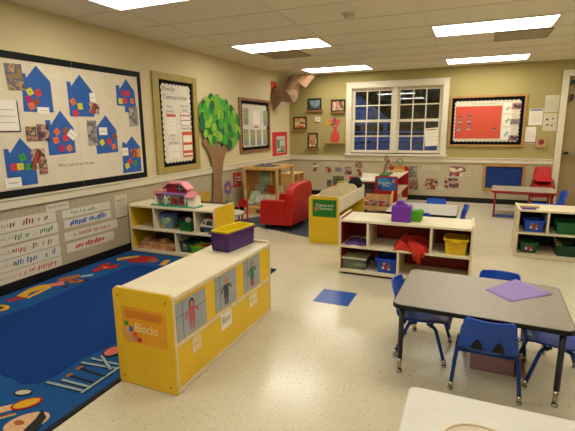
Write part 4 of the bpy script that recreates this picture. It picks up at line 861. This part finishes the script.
# ------------------------------------------------------------------ Dramatic play shelf + crate + bead maze
t = thing('storage_shelf', 'red-ended shelf with a blue Dramatic Play sign, against the window wall', 'shelf', (2.38, -.72, 0))
x0, x1, y0, y1, h = 2.18, 2.57, -1.38, -.08, .575
DR = mat('#a01410', .4)
p_ = part('end_panel', MB().poly(PY(y0), rrect(x0, x1, 0, .6, (.01, .01, .03, .03)), -.02, 0), DR, t)
part('end_panel', MB().poly(PY(y1), rrect(x0, x1, 0, .66, (.01, .01, .03, .03)), -.02, 0), DR, t)
part('top', MB().box(x0, x1 - .005, y0 + .02, y1 - .0, h - .02, h), MAPLE, t)
part('shelf_board', MB().box(x0 + .01, x1 - .005, y0 + .02, y1, .28, .3), MAPLE, t)
part('bottom_board', MB().box(x0 + .01, x1 - .005, y0 + .02, y1, .02, .05), MAPLE, t)
part('back_panel', MB().box(x0, x0 + .01, y0 + .02, y1, .02, h - .02), MAPLE, t)
part('divider', MB().box(x0 + .01, x1 - .02, -.75, -.73, .05, .28), MAPLE, t)
sg = part('sign', MB().rect(PY(y0), 2.225, 2.535, .355, .575, 0, .002), photo(['#1a5aa0', '#2070a8', '#1a4a90', '#2880b0'], 8, 2), t)
text('lettering', 'Dramatic', PY(y0 - .002), 2.25, .465, .22, .045, TX, sg, .0006); text('lettering', 'Play', PY(y0 - .002), 2.32, .41, .12, .05, TX, sg, .0006)
part('printed_shape', MB().poly(PY(y0 - .002), ell(2.495, .52, .026, .03), 0, .0006), mat('#c86a3a'), sg)
part('printed_figure', MB().poly(PY(y0 - .002), ell(2.265, .40, .02, .03), 0, .0006), mat('#2a1a3a'), sg)
t = thing('bead_maze', 'wire bead maze with green base and coloured loops on the play shelf', 'bead maze', (2.27, -.85, .575))
part('maze_base', MB().poly(PZ(.575), rrect(2.20, 2.36, -1.15, -.6, .03), 0, .025), mat('#2f6a2c', .4), t)
for k, (p, q, hh, h_) in enumerate((((2.22, -1.1), (2.34, -.9), .25, '#c0a020'), ((2.24, -1.0), (2.33, -.75), .32, '#a8302c'), ((2.22, -.9), (2.34, -.65), .3, '#2c7a48'), ((2.34, -1.05), (2.23, -.7), .26, '#2a5090'), ((2.28, -1.12), (2.3, -.64), .34, '#b04a7a'))):
    pts = []
    for i in range(25):
        u = i / 24; pts.append((p[0] + (q[0] - p[0]) * u + .025 * math.sin(u * 9 + k), p[1] + (q[1] - p[1]) * u, .60 + hh * math.sin(PI * u) * (.85 + .15 * math.sin(u * 14 + k))))
    w_ = part('wire_loop', MB().tube(pts, .006, n=6), mat(h_, .4), t)
    for i in (5, 9, 15, 19): part('bead', MB().ball(pts[i], .018, n=10), mat(['#c02c28', '#c8a820', '#2a6ab0', '#2c8a40'][(i + k) % 4], .35), w_)
t = thing('abacus', 'small orange wooden toy with a green ring behind the bead maze', 'toy', (2.43, -.3, .575))
part('block_base', MB().box(2.32, 2.5, -.42, -.2, .576, .63), PINE, t, .005); part('block_arch', MB().poly(PY(-.25), [(2.33, .63), (2.5, .63), (2.5, .68), (2.47, .7), (2.36, .7), (2.33, .68)], 0, .1), mat('#b87a30', .5), t)
part('ring', MB().tube([(2.42 + .055 * math.cos(a_), -.28, .765 + .055 * math.sin(a_)) for a_ in [2 * PI * i / 16 for i in range(17)]], .009, n=6), mat('#2f8a58', .4), t)
t = thing('book_crate', 'low wooden bin of picture boxes in front of the red play shelf', 'crate', (2.29, -1.6, 0))
part('crate_box', MB().box(2.05, 2.5, -1.70, -1.69, .06, .13).box(2.05, 2.5, -1.47, -1.46, .06, .30).box(2.05, 2.065, -1.69, -1.47, .06, .24).box(2.05, 2.5, -1.69, -1.47, .06, .075), PINE, t)
part('crate_side', MB().poly(PX(2.515), [(-1.71, .05), (-1.45, .05), (-1.45, .36), (-1.52, .36), (-1.71, .22)], -.015, 0), PINE, t)
for x in (2.07, 2.49): part('foot', MB().box(x - .015, x + .015, -1.68, -1.48, 0, .06), BLACK, t)
for k in range(5):
    x = 2.075 + k * .084
    solo('picture_box', MB().box(x, x + .075, -1.67, -1.55, .076, .2 + (k % 2) * .02), PH[(5, 3, 1, 5, 3)[k]], '%s small picture box in the low wooden bin' % ['leftmost', 'second', 'middle', 'fourth', 'rightmost'][k], 'picture box', 'picture boxes in the low wooden bin')
solo('toy_figure', MB().lathe([(.02, 0), (.025, .05), (.012, .07), (.02, .1), (.01, .13)], (2.44, -1.515, .076)), mat('#2a5ab0', .4), 'small bright blue toy standing at the right of the wooden bin', 'toy')
t = thing('play_kitchen', 'low play cabinet with white top and dark front left of the red play shelf', 'play kitchen', (1.84, -.3, 0))
part('cabinet', MB().box(1.66, 2.05, -.5, -.05, 0, .36), mat('#1c1614', .5), t); part('counter', MB().box(1.64, 2.07, -.52, -.03, .385, .41), WHITE, t, .004); part('red_band', MB().box(1.65, 2.06, -.51, -.04, .36, .385), DRED, t)
part('backsplash', MB().box(1.64, 2.07, -.06, -.03, .41, .50), WHITE, t); part('knob', MB().ball((1.78, -.505, .28), .018), CHROME, t); part('oven_door', MB().box(1.7, 2.01, -.508, -.5, .05, .24), mat('#4a3834', .3), t)

# ------------------------------------------------------------------ reading corner
t = thing('display_unit', 'open oak display and mirror unit with curtains against the left wall', 'display unit', (.5, -2.2, 0))
UX0, UX1, UY0, UY1, UH = .19, .83, -2.47, -1.78, .80
part('front_frame', MB().box(UX0, UX0 + .045, UY0, UY0 + .03, .12, UH - .05).box(UX1 - .045, UX1, UY0, UY0 + .03, .12, UH - .05).box(UX0, UX1, UY0, UY0 + .03, UH - .05, UH).box(UX0, UX1, UY0, UY0 + .03, 0, .12), OAK, t, .003)
part('top_panel', MB().box(UX0, UX1, UY0 + .03, UY1, UH - .03, UH), OAK, t)
part('rear_post', MB().box(UX1 - .05, UX1, UY1 - .05, UY1, 0, UH - .03), OAK, t, .003); part('rear_post', MB().box(UX0, UX0 + .05, UY1 - .05, UY1, 0, UH - .03), OAK, t, .003)
part('middle_post', MB().box(.56, .60, UY0 + .25, UY0 + .28, .4, UH - .03), OAK, t, .003)
part('side_panel', MB().box(UX0, UX0 + .02, UY0 + .03, UY1 - .05, 0, UH - .03), mat('#a47636', .5, var=.14), t)
cur = MB(); n = 20; vs = []
for i in range(n + 1):
    x = .35 + .2 * i / n; vs += [(x, UY0 + .30 + .012 * math.sin(i * 1.9), .35), (x, UY0 + .30 + .010 * math.sin(i * 1.9), UH - .035)]
cur.add(vs, [(2 * i, 2 * i + 2, 2 * i + 3, 2 * i + 1) for i in range(n)], 0, True)
cu = part('green_curtain', cur, mat('#9cc092', .8), t); so = cu.modifiers.new('thickness', 'SOLIDIFY'); so.thickness = .004
part('mesh_panel', MB().box(.61, .77, UY0 + .25, UY0 + .26, .35, UH - .035), mat('#8a7a44', .7, var=.2, scale=60), t)
part('display_step', MB().add([(UX0 + .02, UY0 + .03, .12), (UX1 - .02, UY0 + .03, .12), (UX1 - .02, UY0 + .24, .34), (UX0 + .02, UY0 + .24, .34), (UX0 + .02, UY0 + .24, 0), (UX1 - .02, UY0 + .24, 0), (UX0 + .02, UY0 + .03, 0), (UX1 - .02, UY0 + .03, 0)], [(0, 1, 2, 3), (3, 2, 5, 4), (0, 3, 4, 6), (1, 7, 5, 2), (6, 7, 1, 0), (4, 5, 7, 6)]), OAK, t)
part('toy_print', MB().rect(PY(UY0), .42, .52, .03, .09, 0, .001), mat('#4a3a3a', .6), t)
for k, (x, w, hh, c_, lab) in enumerate(((.24, .20, .25, ('#b8b8a0', '#7a9a68', '#c8c4b0', '#5a7a7a'), 'pale green picture book, left on the display step'), (.45, .15, .19, ('#c0b8a0', '#a89a78', '#d8d0b8', '#708898'), 'cream picture book in the middle of the display step'), (.61, .17, .18, ('#a8b0a8', '#c8a878', '#d0c8b0', '#888a80'), 'grey picture book, right on the display step'))):
    sl = (.2) / .22; d_ = Vector((0, -.74, .68)).normalized()
    y_, z_ = UY0 + .04 + .02, .12 + .035
    up = Vector((0, .55, .83)).normalized(); nn = Vector((0, -up.z, up.y)); o_ = Vector((x, y_, z_)) + nn * .012
    m = MB(); A_ = lambda u, v, d: tuple(o_ + Vector((u, 0, 0)) + up * v + nn * d)
    m.poly(A_, [(0, 0), (w, 0), (w, hh), (0, hh)], 0, .01)
    solo('picture_book', m, photo(list(c_), 16, k), lab, 'book', 'books on the display step')
for k, (x, w, c_, lab) in enumerate(((.30, .16, '#9aa08c', 'grey-green book standing behind the left picture book'), (.52, .2, '#a8401c', 'orange-red book standing at the back of the display step'), (.72, .1, '#c8bca0', 'cream book standing at the back right of the display step'))):
    m = MB().box(x, x + w, UY0 + .215, UY0 + .228, .345, .48); solo('picture_book', m, [mat(c_, .5, var=.1)], lab, 'book', 'books on the display step')
cloth('grey_cloth', .36, .74, -2.4, -2.15, UH, .055, mat('#5a5a58', .8), 'dark grey bundle lying on top of the oak display unit', 5)
# small bookshelf in the corner
t = thing('corner_shelf', 'small pale wooden cubby shelf in the far left corner', 'shelf', (.47, -1.02, 0))
for y in (-1.3, -.77): part('side_panel', MB().box(.32, .63, y, y + .02, 0, .57), PINE, t)
for z in (.04, .3, .55): part('shelf_board', MB().box(.335, .63, -1.28, -.77, z, z + .02), PINE, t)
part('back_panel', MB().box(.32, .335, -1.28, -.77, .02, .57), PINE, t); part('divider', MB().box(.335, .625, -1.03, -1.01, .06, .55), PINE, t)
solo('white_tray', MB().box(.44, .56, -1.2, -1.05, .57, .6), WHITE, 'small white box on top of the corner shelf', 'box', bevel=.004)

# sofa
t = thing('sofa', 'small red vinyl sofa facing the left wall in the reading corner', 'sofa', (1.25, -3.08, 0))
RV = mat('#b01612', .35, var=.05, scale=6)
sx0, sx1, sy0, sy1 = .96, 1.41, -3.39, -2.62
part('armrest', MB().poly(PY(sy0), rrect(sx0, sx1 - .06, .075, .425, (.01, .01, .02, .045)), -.11, 0), RV, t, .015)
part('armrest', MB().poly(PY(sy1), rrect(sx0, sx1 - .06, .075, .425, (.01, .01, .02, .045)), 0, .11), RV, t, .015)
part('seat_base', MB().box(sx0 + .01, sx1 - .06, sy0 + .11, sy1 - .11, .075, .2), RV, t, .012)
part('seat_cushion', MB().box(sx0 + .005, sx1 - .06, sy0 + .112, sy1 - .112, .2, .29), RV, t, .025)
def backp(y, z): return (y, z)
N_B = 14; prof = [(sy0, .075), (sy0, .50)] + [(sy0 + .20 * (1 - math.cos(PI / 2 * i / 6)), .49 + .165 * math.sin(PI / 2 * i / 6)) for i in range(1, 7)] + [(sy1 - .14 * (1 - math.cos(PI / 2 * i / 6)), .49 + .165 * math.sin(PI / 2 * i / 6)) for i in range(6, 0, -1)] + [(sy1, .50), (sy1, .075)]
part('backrest', MB().poly(lambda a_, b_, d: (1.335 + d + .05 * max(0, (b_ - .2)) , a_, b_), prof, 0, .13), RV, t, .02)
for x, y in ((1.04, sy0 + .04), (1.42, sy0 + .04), (1.04, sy1 - .04), (1.42, sy1 - .04)): part('leg', MB().tube([(x, y, 0), (x, y, .08)], [.014, .02]), BLACK, t)

# little round table + red chair
t = thing('round_table', 'little white round table beside the red toy chair, behind the toy shelf', 'table', (.64, -3.68, 0))
part('tabletop', MB().lathe([(.19, .26), (.2, .265), (.2, .278), (.19, .283)], (.64, -3.68, 0), n=32), mat('#bdb7a4', .4), t); part('table_base', MB().lathe([(.1, 0), (.09, .02), (.025, .04), (.025, .26)], (.64, -3.68, 0)), RED, t)
t = thing('toy_chair', 'tiny red chair beside the little white round table', 'chair', (.58, -3.3, 0))
part('seat', MB().box(.49, .67, -3.38, -3.2, .19, .21), RED, t, .004); part('backrest', MB().poly(PY(-3.19), rrect(.50, .66, .27, .39, (.01, .01, .06, .06)), 0, .015), RED, t)
for x, y, z in ((.505, -3.365, .19), (.655, -3.365, .19), (.505, -3.2, .3), (.655, -3.2, .3)): part('leg', MB().tube([(x, y, 0), (x, y, z)], .012), RED, t)

# ------------------------------------------------------------------ school chairs
def make_chair(shell, metal, name, lab, group, insert=True):
    o = thing(name, lab, 'chair', (0, 0, 0), group, local=True)
    prof = [(.165, .23, .12), (.155, .246, .134), (.12, .252, .142), (.05, .244, .146), (-.04, .237, .147), (-.09, .236, .146), (-.125, .243, .144), (-.145, .262, .141), (-.163, .30, .137), (-.180, .345, .132), (-.197, .395, .127), (-.208, .435, .122), (-.212, .453, .108)]
    P_s = []
    for i in range(len(prof) - 1):
        for k in range(2):
            u = k / 2; P_s.append(tuple(prof[i][q] * (1 - u) + prof[i+1][q] * u for q in range(3)))
    P_s.append(prof[-1]); nt_ = 12; vs = []
    for i, (y, z, w) in enumerate(P_s):
        back = max(0, min(1, (z - .26) / .1)) if i > 9 else 0
        for j in range(nt_ + 1):
            tt = -1 + 2 * j / nt_; x = w * tt
            vs.append((x, y + back * .035 * tt * tt, z + (1 - back) * .014 * tt * tt - (.02 * abs(tt) ** 6 if i < 2 else 0)))
    fs = [(i * (nt_ + 1) + j, i * (nt_ + 1) + j + 1, (i + 1) * (nt_ + 1) + j + 1, (i + 1) * (nt_ + 1) + j) for i in range(len(P_s) - 1) for j in range(nt_)]
    sh = part('seat_shell', MB().add(vs, fs, 0, True), shell, o)
    m = sh.modifiers.new('thickness', 'SOLIDIFY'); m.thickness = .007; m.offset = 0
    if insert:
        for s in (-1, 1):
            A = MB(); pts = [(s * .052 + .03 * math.cos(q) * (1 - .25 * math.sin(q)), .268 + (.062 * math.sin(q))) for q in [PI * i / 10 for i in range(11)]]
            A.poly(lambda a_, b_, d: (a_, -.148 - (b_ - .268) * .43 + .004 - d * .93, b_), pts, 0, .012); part('back_opening', A, BLACK, sh)
        rb = MB()
        for s in (-1, 1):
            for k in range(6):
                z = .262 + k * .022; y = -.142 - (z - .262) * .36
                rb.box(s * (.136 - k * .001) - .008, s * (.136 - k * .001) + .008, y + .012, y + .03, z, z + .006)
        part('edge_ribs', rb, mat('#5a7ab8', .4) if shell is BLUE else shell, sh)
    for s in (-1, 1):
        for fy, sy in ((.15, .09), (-.145, -.075)):
            lg = part('leg', MB().tube([(s * .11, sy * .4, .230), (s * .140, sy * .85, .228), (s * .149, sy, .215), (s * .156, sy + (fy - sy) * .3, .16), (s * .168, fy, .02)], .0105), metal, o)
            part('leg_cap', MB().tube([(s * .1665, fy - (fy - sy) * .045, .045), (s * .168, fy, .012)], .0118).tube([(s * .168, fy, .012), (s * .168, fy, 0)], .014), CHROME, lg)
    part('cross_rail', MB().tube([(-.14, -.1, .225), (.14, -.1, .225)], .0105), metal, o); part('cross_rail', MB().tube([(-.135, .06, .226), (.135, .06, .226)], .009), metal, o)
    return o
BM = mat('#163a80', .35, .3)
c0 = make_chair(BLUE, BM, 'school_chair', 'blue plastic chair with its back to the viewer at the grey table', 'blue chairs around the tables')
c0.location = (3.855, -6.32, 0); c0.rotation_euler.z = -.03
for x, y, r, lab in ((3.495, -6.065, -PI / 2 - .05, 'blue chair tucked under the left side of the grey table'), (3.925, -5.84, PI - .05, 'blue chair behind the far side of the grey table, only its back top showing'),
        (4.21, -6.12, PI / 2, 'blue chair at the right side of the grey table, cut by the frame'), (3.29, -2.80, PI, 'blue chair on the far side of the pale table by the window wall'), (3.19, -3.74, 0, 'blue chair at the near side of the pale table, behind the red-backed shelf'),
        (3.48, -3.33, PI / 2 + .1, 'blue chair at the right side of the pale table'), (4.76, -1.62, PI / 2 + .05, 'blue chair by the red-edged table, next to the door')):
    c = copy_tree(c0); c.location = (x, y, 0); c.rotation_euler.z = r; c['label'] = lab
    if y > -5 and y != -2.80: c.scale = (1.1, 1.1, 1.1)          # the larger seat size
# red stacked chairs
RSH = mat('#b01a1c', .4)
s0 = make_chair(RSH, DRED, 'school_chair', 'topmost red chair of the stack by the door', 'stacked red chairs')
s0.location = (4.84, -.34, .27); s0.rotation_euler.z = PI
for z, lab in ((.18, 'second red chair from the top of the stack by the door'), (.09, 'third red chair from the top of the stack by the door'), (0, 'bottom red chair of the stack, standing on the floor by the door')):
    c = copy_tree(s0); c.location = (4.84, -.34, z); c['label'] = lab

def table(name, lab, x, y, w, d, h, top_m, edge_m, leg_m, rot=0, inset=.06, th=.026, r=.045, cap=True, group=None):
    o = thing(name, lab, 'table', (x, y, 0), group, local=True, rot=rot)
    part('edge_band', MB().poly(PZ(0), rrect(-w/2, w/2, -d/2, d/2, r), h - th, h - .0015), edge_m, o, .004)
    part('tabletop', MB().poly(PZ(0), rrect(-w/2 + .006, w/2 - .006, -d/2 + .006, d/2 - .006, r - .004), h - .003, h), top_m, o)
    for yy in (-d/2 + .06, d/2 - .075): part('apron', MB().box(-w/2 + .07, w/2 - .07, yy, yy + .015, h - .05, h - th), leg_m, o)
    for sx in (-1, 1):
        for sy in (-1, 1):
            lx, ly = sx * (w/2 - inset), sy * (d/2 - inset)
            l = part('leg', MB().tube([(lx, ly, .09 if cap else 0), (lx, ly, h - th)], .015, n=12), leg_m, o)
            if cap: part('leg_tip', MB().tube([(lx, ly, .012), (lx, ly, .09)], .0125, n=12).tube([(lx, ly, 0), (lx, ly, .014)], .017, n=12), CHROME, l)
    return o
GT = mat('#8a8272', .4, var=.08, scale=40)
table('activity_table', 'grey laminate table with dark edge and four blue chairs at lower right', 3.80, -6.115, .89, .675, .44, GT, BLACK, DMETAL, rot=-.03, inset=.05)
table('activity_table', 'pale grey table with dark edge by the window wall', 3.19, -3.35, .80, .74, .44, mat('#a8a498', .4, var=.06), BLACK, DMETAL, rot=0)
table('activity_table', 'table with red edge and red legs near the door', 4.48, -1.03, .90, .68, .43, mat('#9a8f7c', .45, var=.06), DRED, DRED, rot=-.05, cap=False, th=.035)
# near white table
t = table('activity_table', 'cream white table in the bottom right foreground with a round plate', 4.155, -7.65, 1.2, .70, .50, mat('#c6c2b2', .45, var=.03), mat('#bab5a2', .45), DMETAL, r=.035)
t = thing('round_plate', 'round cream plate with a raised rim on the foreground table', 'plate', (3.79, -7.57, .50))
part('rim', MB().tube([(3.79 + .115 * math.cos(q), -7.57 + .115 * math.sin(q), .508) for q in [2 * PI * i / 40 for i in range(41)]], .006, n=8), mat('#cdbf9c', .3), t)
part('plate_well', MB().lathe([(.10, .001), (.115, .008), (.108, .008), (.09, .004)], (3.79, -7.57, .50), n=40), mat('#b8a284', .35), t)
# purple paper on grey table
pp = [(3.835, -6.02), (3.965, -6.17), (4.20, -5.96), (4.02, -5.76)]
mb = MB(); vs = []
n = 8
for i in range(n + 1):
    for j in range(n + 1):
        u, v = i / n, j / n; p = Vector(pp[0]).lerp(Vector(pp[1]), u).lerp(Vector(pp[3]).lerp(Vector(pp[2]), u), v); vs.append((p.x, p.y, .4415 + .006 * max(0, v - .6) * 2 + .004 * math.sin(u * 3) * v))
mb.add(vs, [(i * (n + 1) + j, (i + 1) * (n + 1) + j, (i + 1) * (n + 1) + j + 1, i * (n + 1) + j + 1) for i in range(n) for j in range(n)], 0, True)
o = solo('purple_paper', mb, mat('#8673a6', .7, var=.05), 'sheet of purple paper lying on the grey table', 'paper', origin=(4.0, -6.0, .44)); so = o.modifiers.new('thickness', 'SOLIDIFY'); so.thickness = .0012

# ------------------------------------------------------------------ camera, world, view
cam = bpy.data.cameras.new('camera'); co = bpy.data.objects.new('camera', cam); COL.objects.link(co)
yaw, pitch, roll = math.radians(23.354), math.radians(-11.483), math.radians(-.605)
Fv = Vector((-math.sin(yaw) * math.cos(pitch), math.cos(yaw) * math.cos(pitch), math.sin(pitch)))
Rv = Vector((math.cos(yaw), math.sin(yaw), 0)); Uv = Rv.cross(Fv)
R2 = Rv * math.cos(roll) + Uv * math.sin(roll); U2 = -Rv * math.sin(roll) + Uv * math.cos(roll)
M = Matrix((R2, U2, -Fv)).transposed().to_4x4(); M.translation = Vector((3.711, -8.763, 1.418)); co.matrix_world = M
cam.sensor_width = 36; cam.sensor_fit = 'HORIZONTAL'; cam.lens = 428.267 / 575 * 36; cam.clip_start = .05; cam.clip_end = 200
sc.camera = co
w = bpy.data.worlds.new('dusk'); sc.world = w; w.use_nodes = True
w.node_tree.nodes['Background'].inputs[0].default_value = (.19, .27, .40, 1); w.node_tree.nodes['Background'].inputs[1].default_value = .75
vs_ = sc.view_settings; vs_.view_transform = 'Standard'; vs_.look = 'None'; vs_.gamma = 1; vs_.exposure = .6; vs_.use_curve_mapping = False
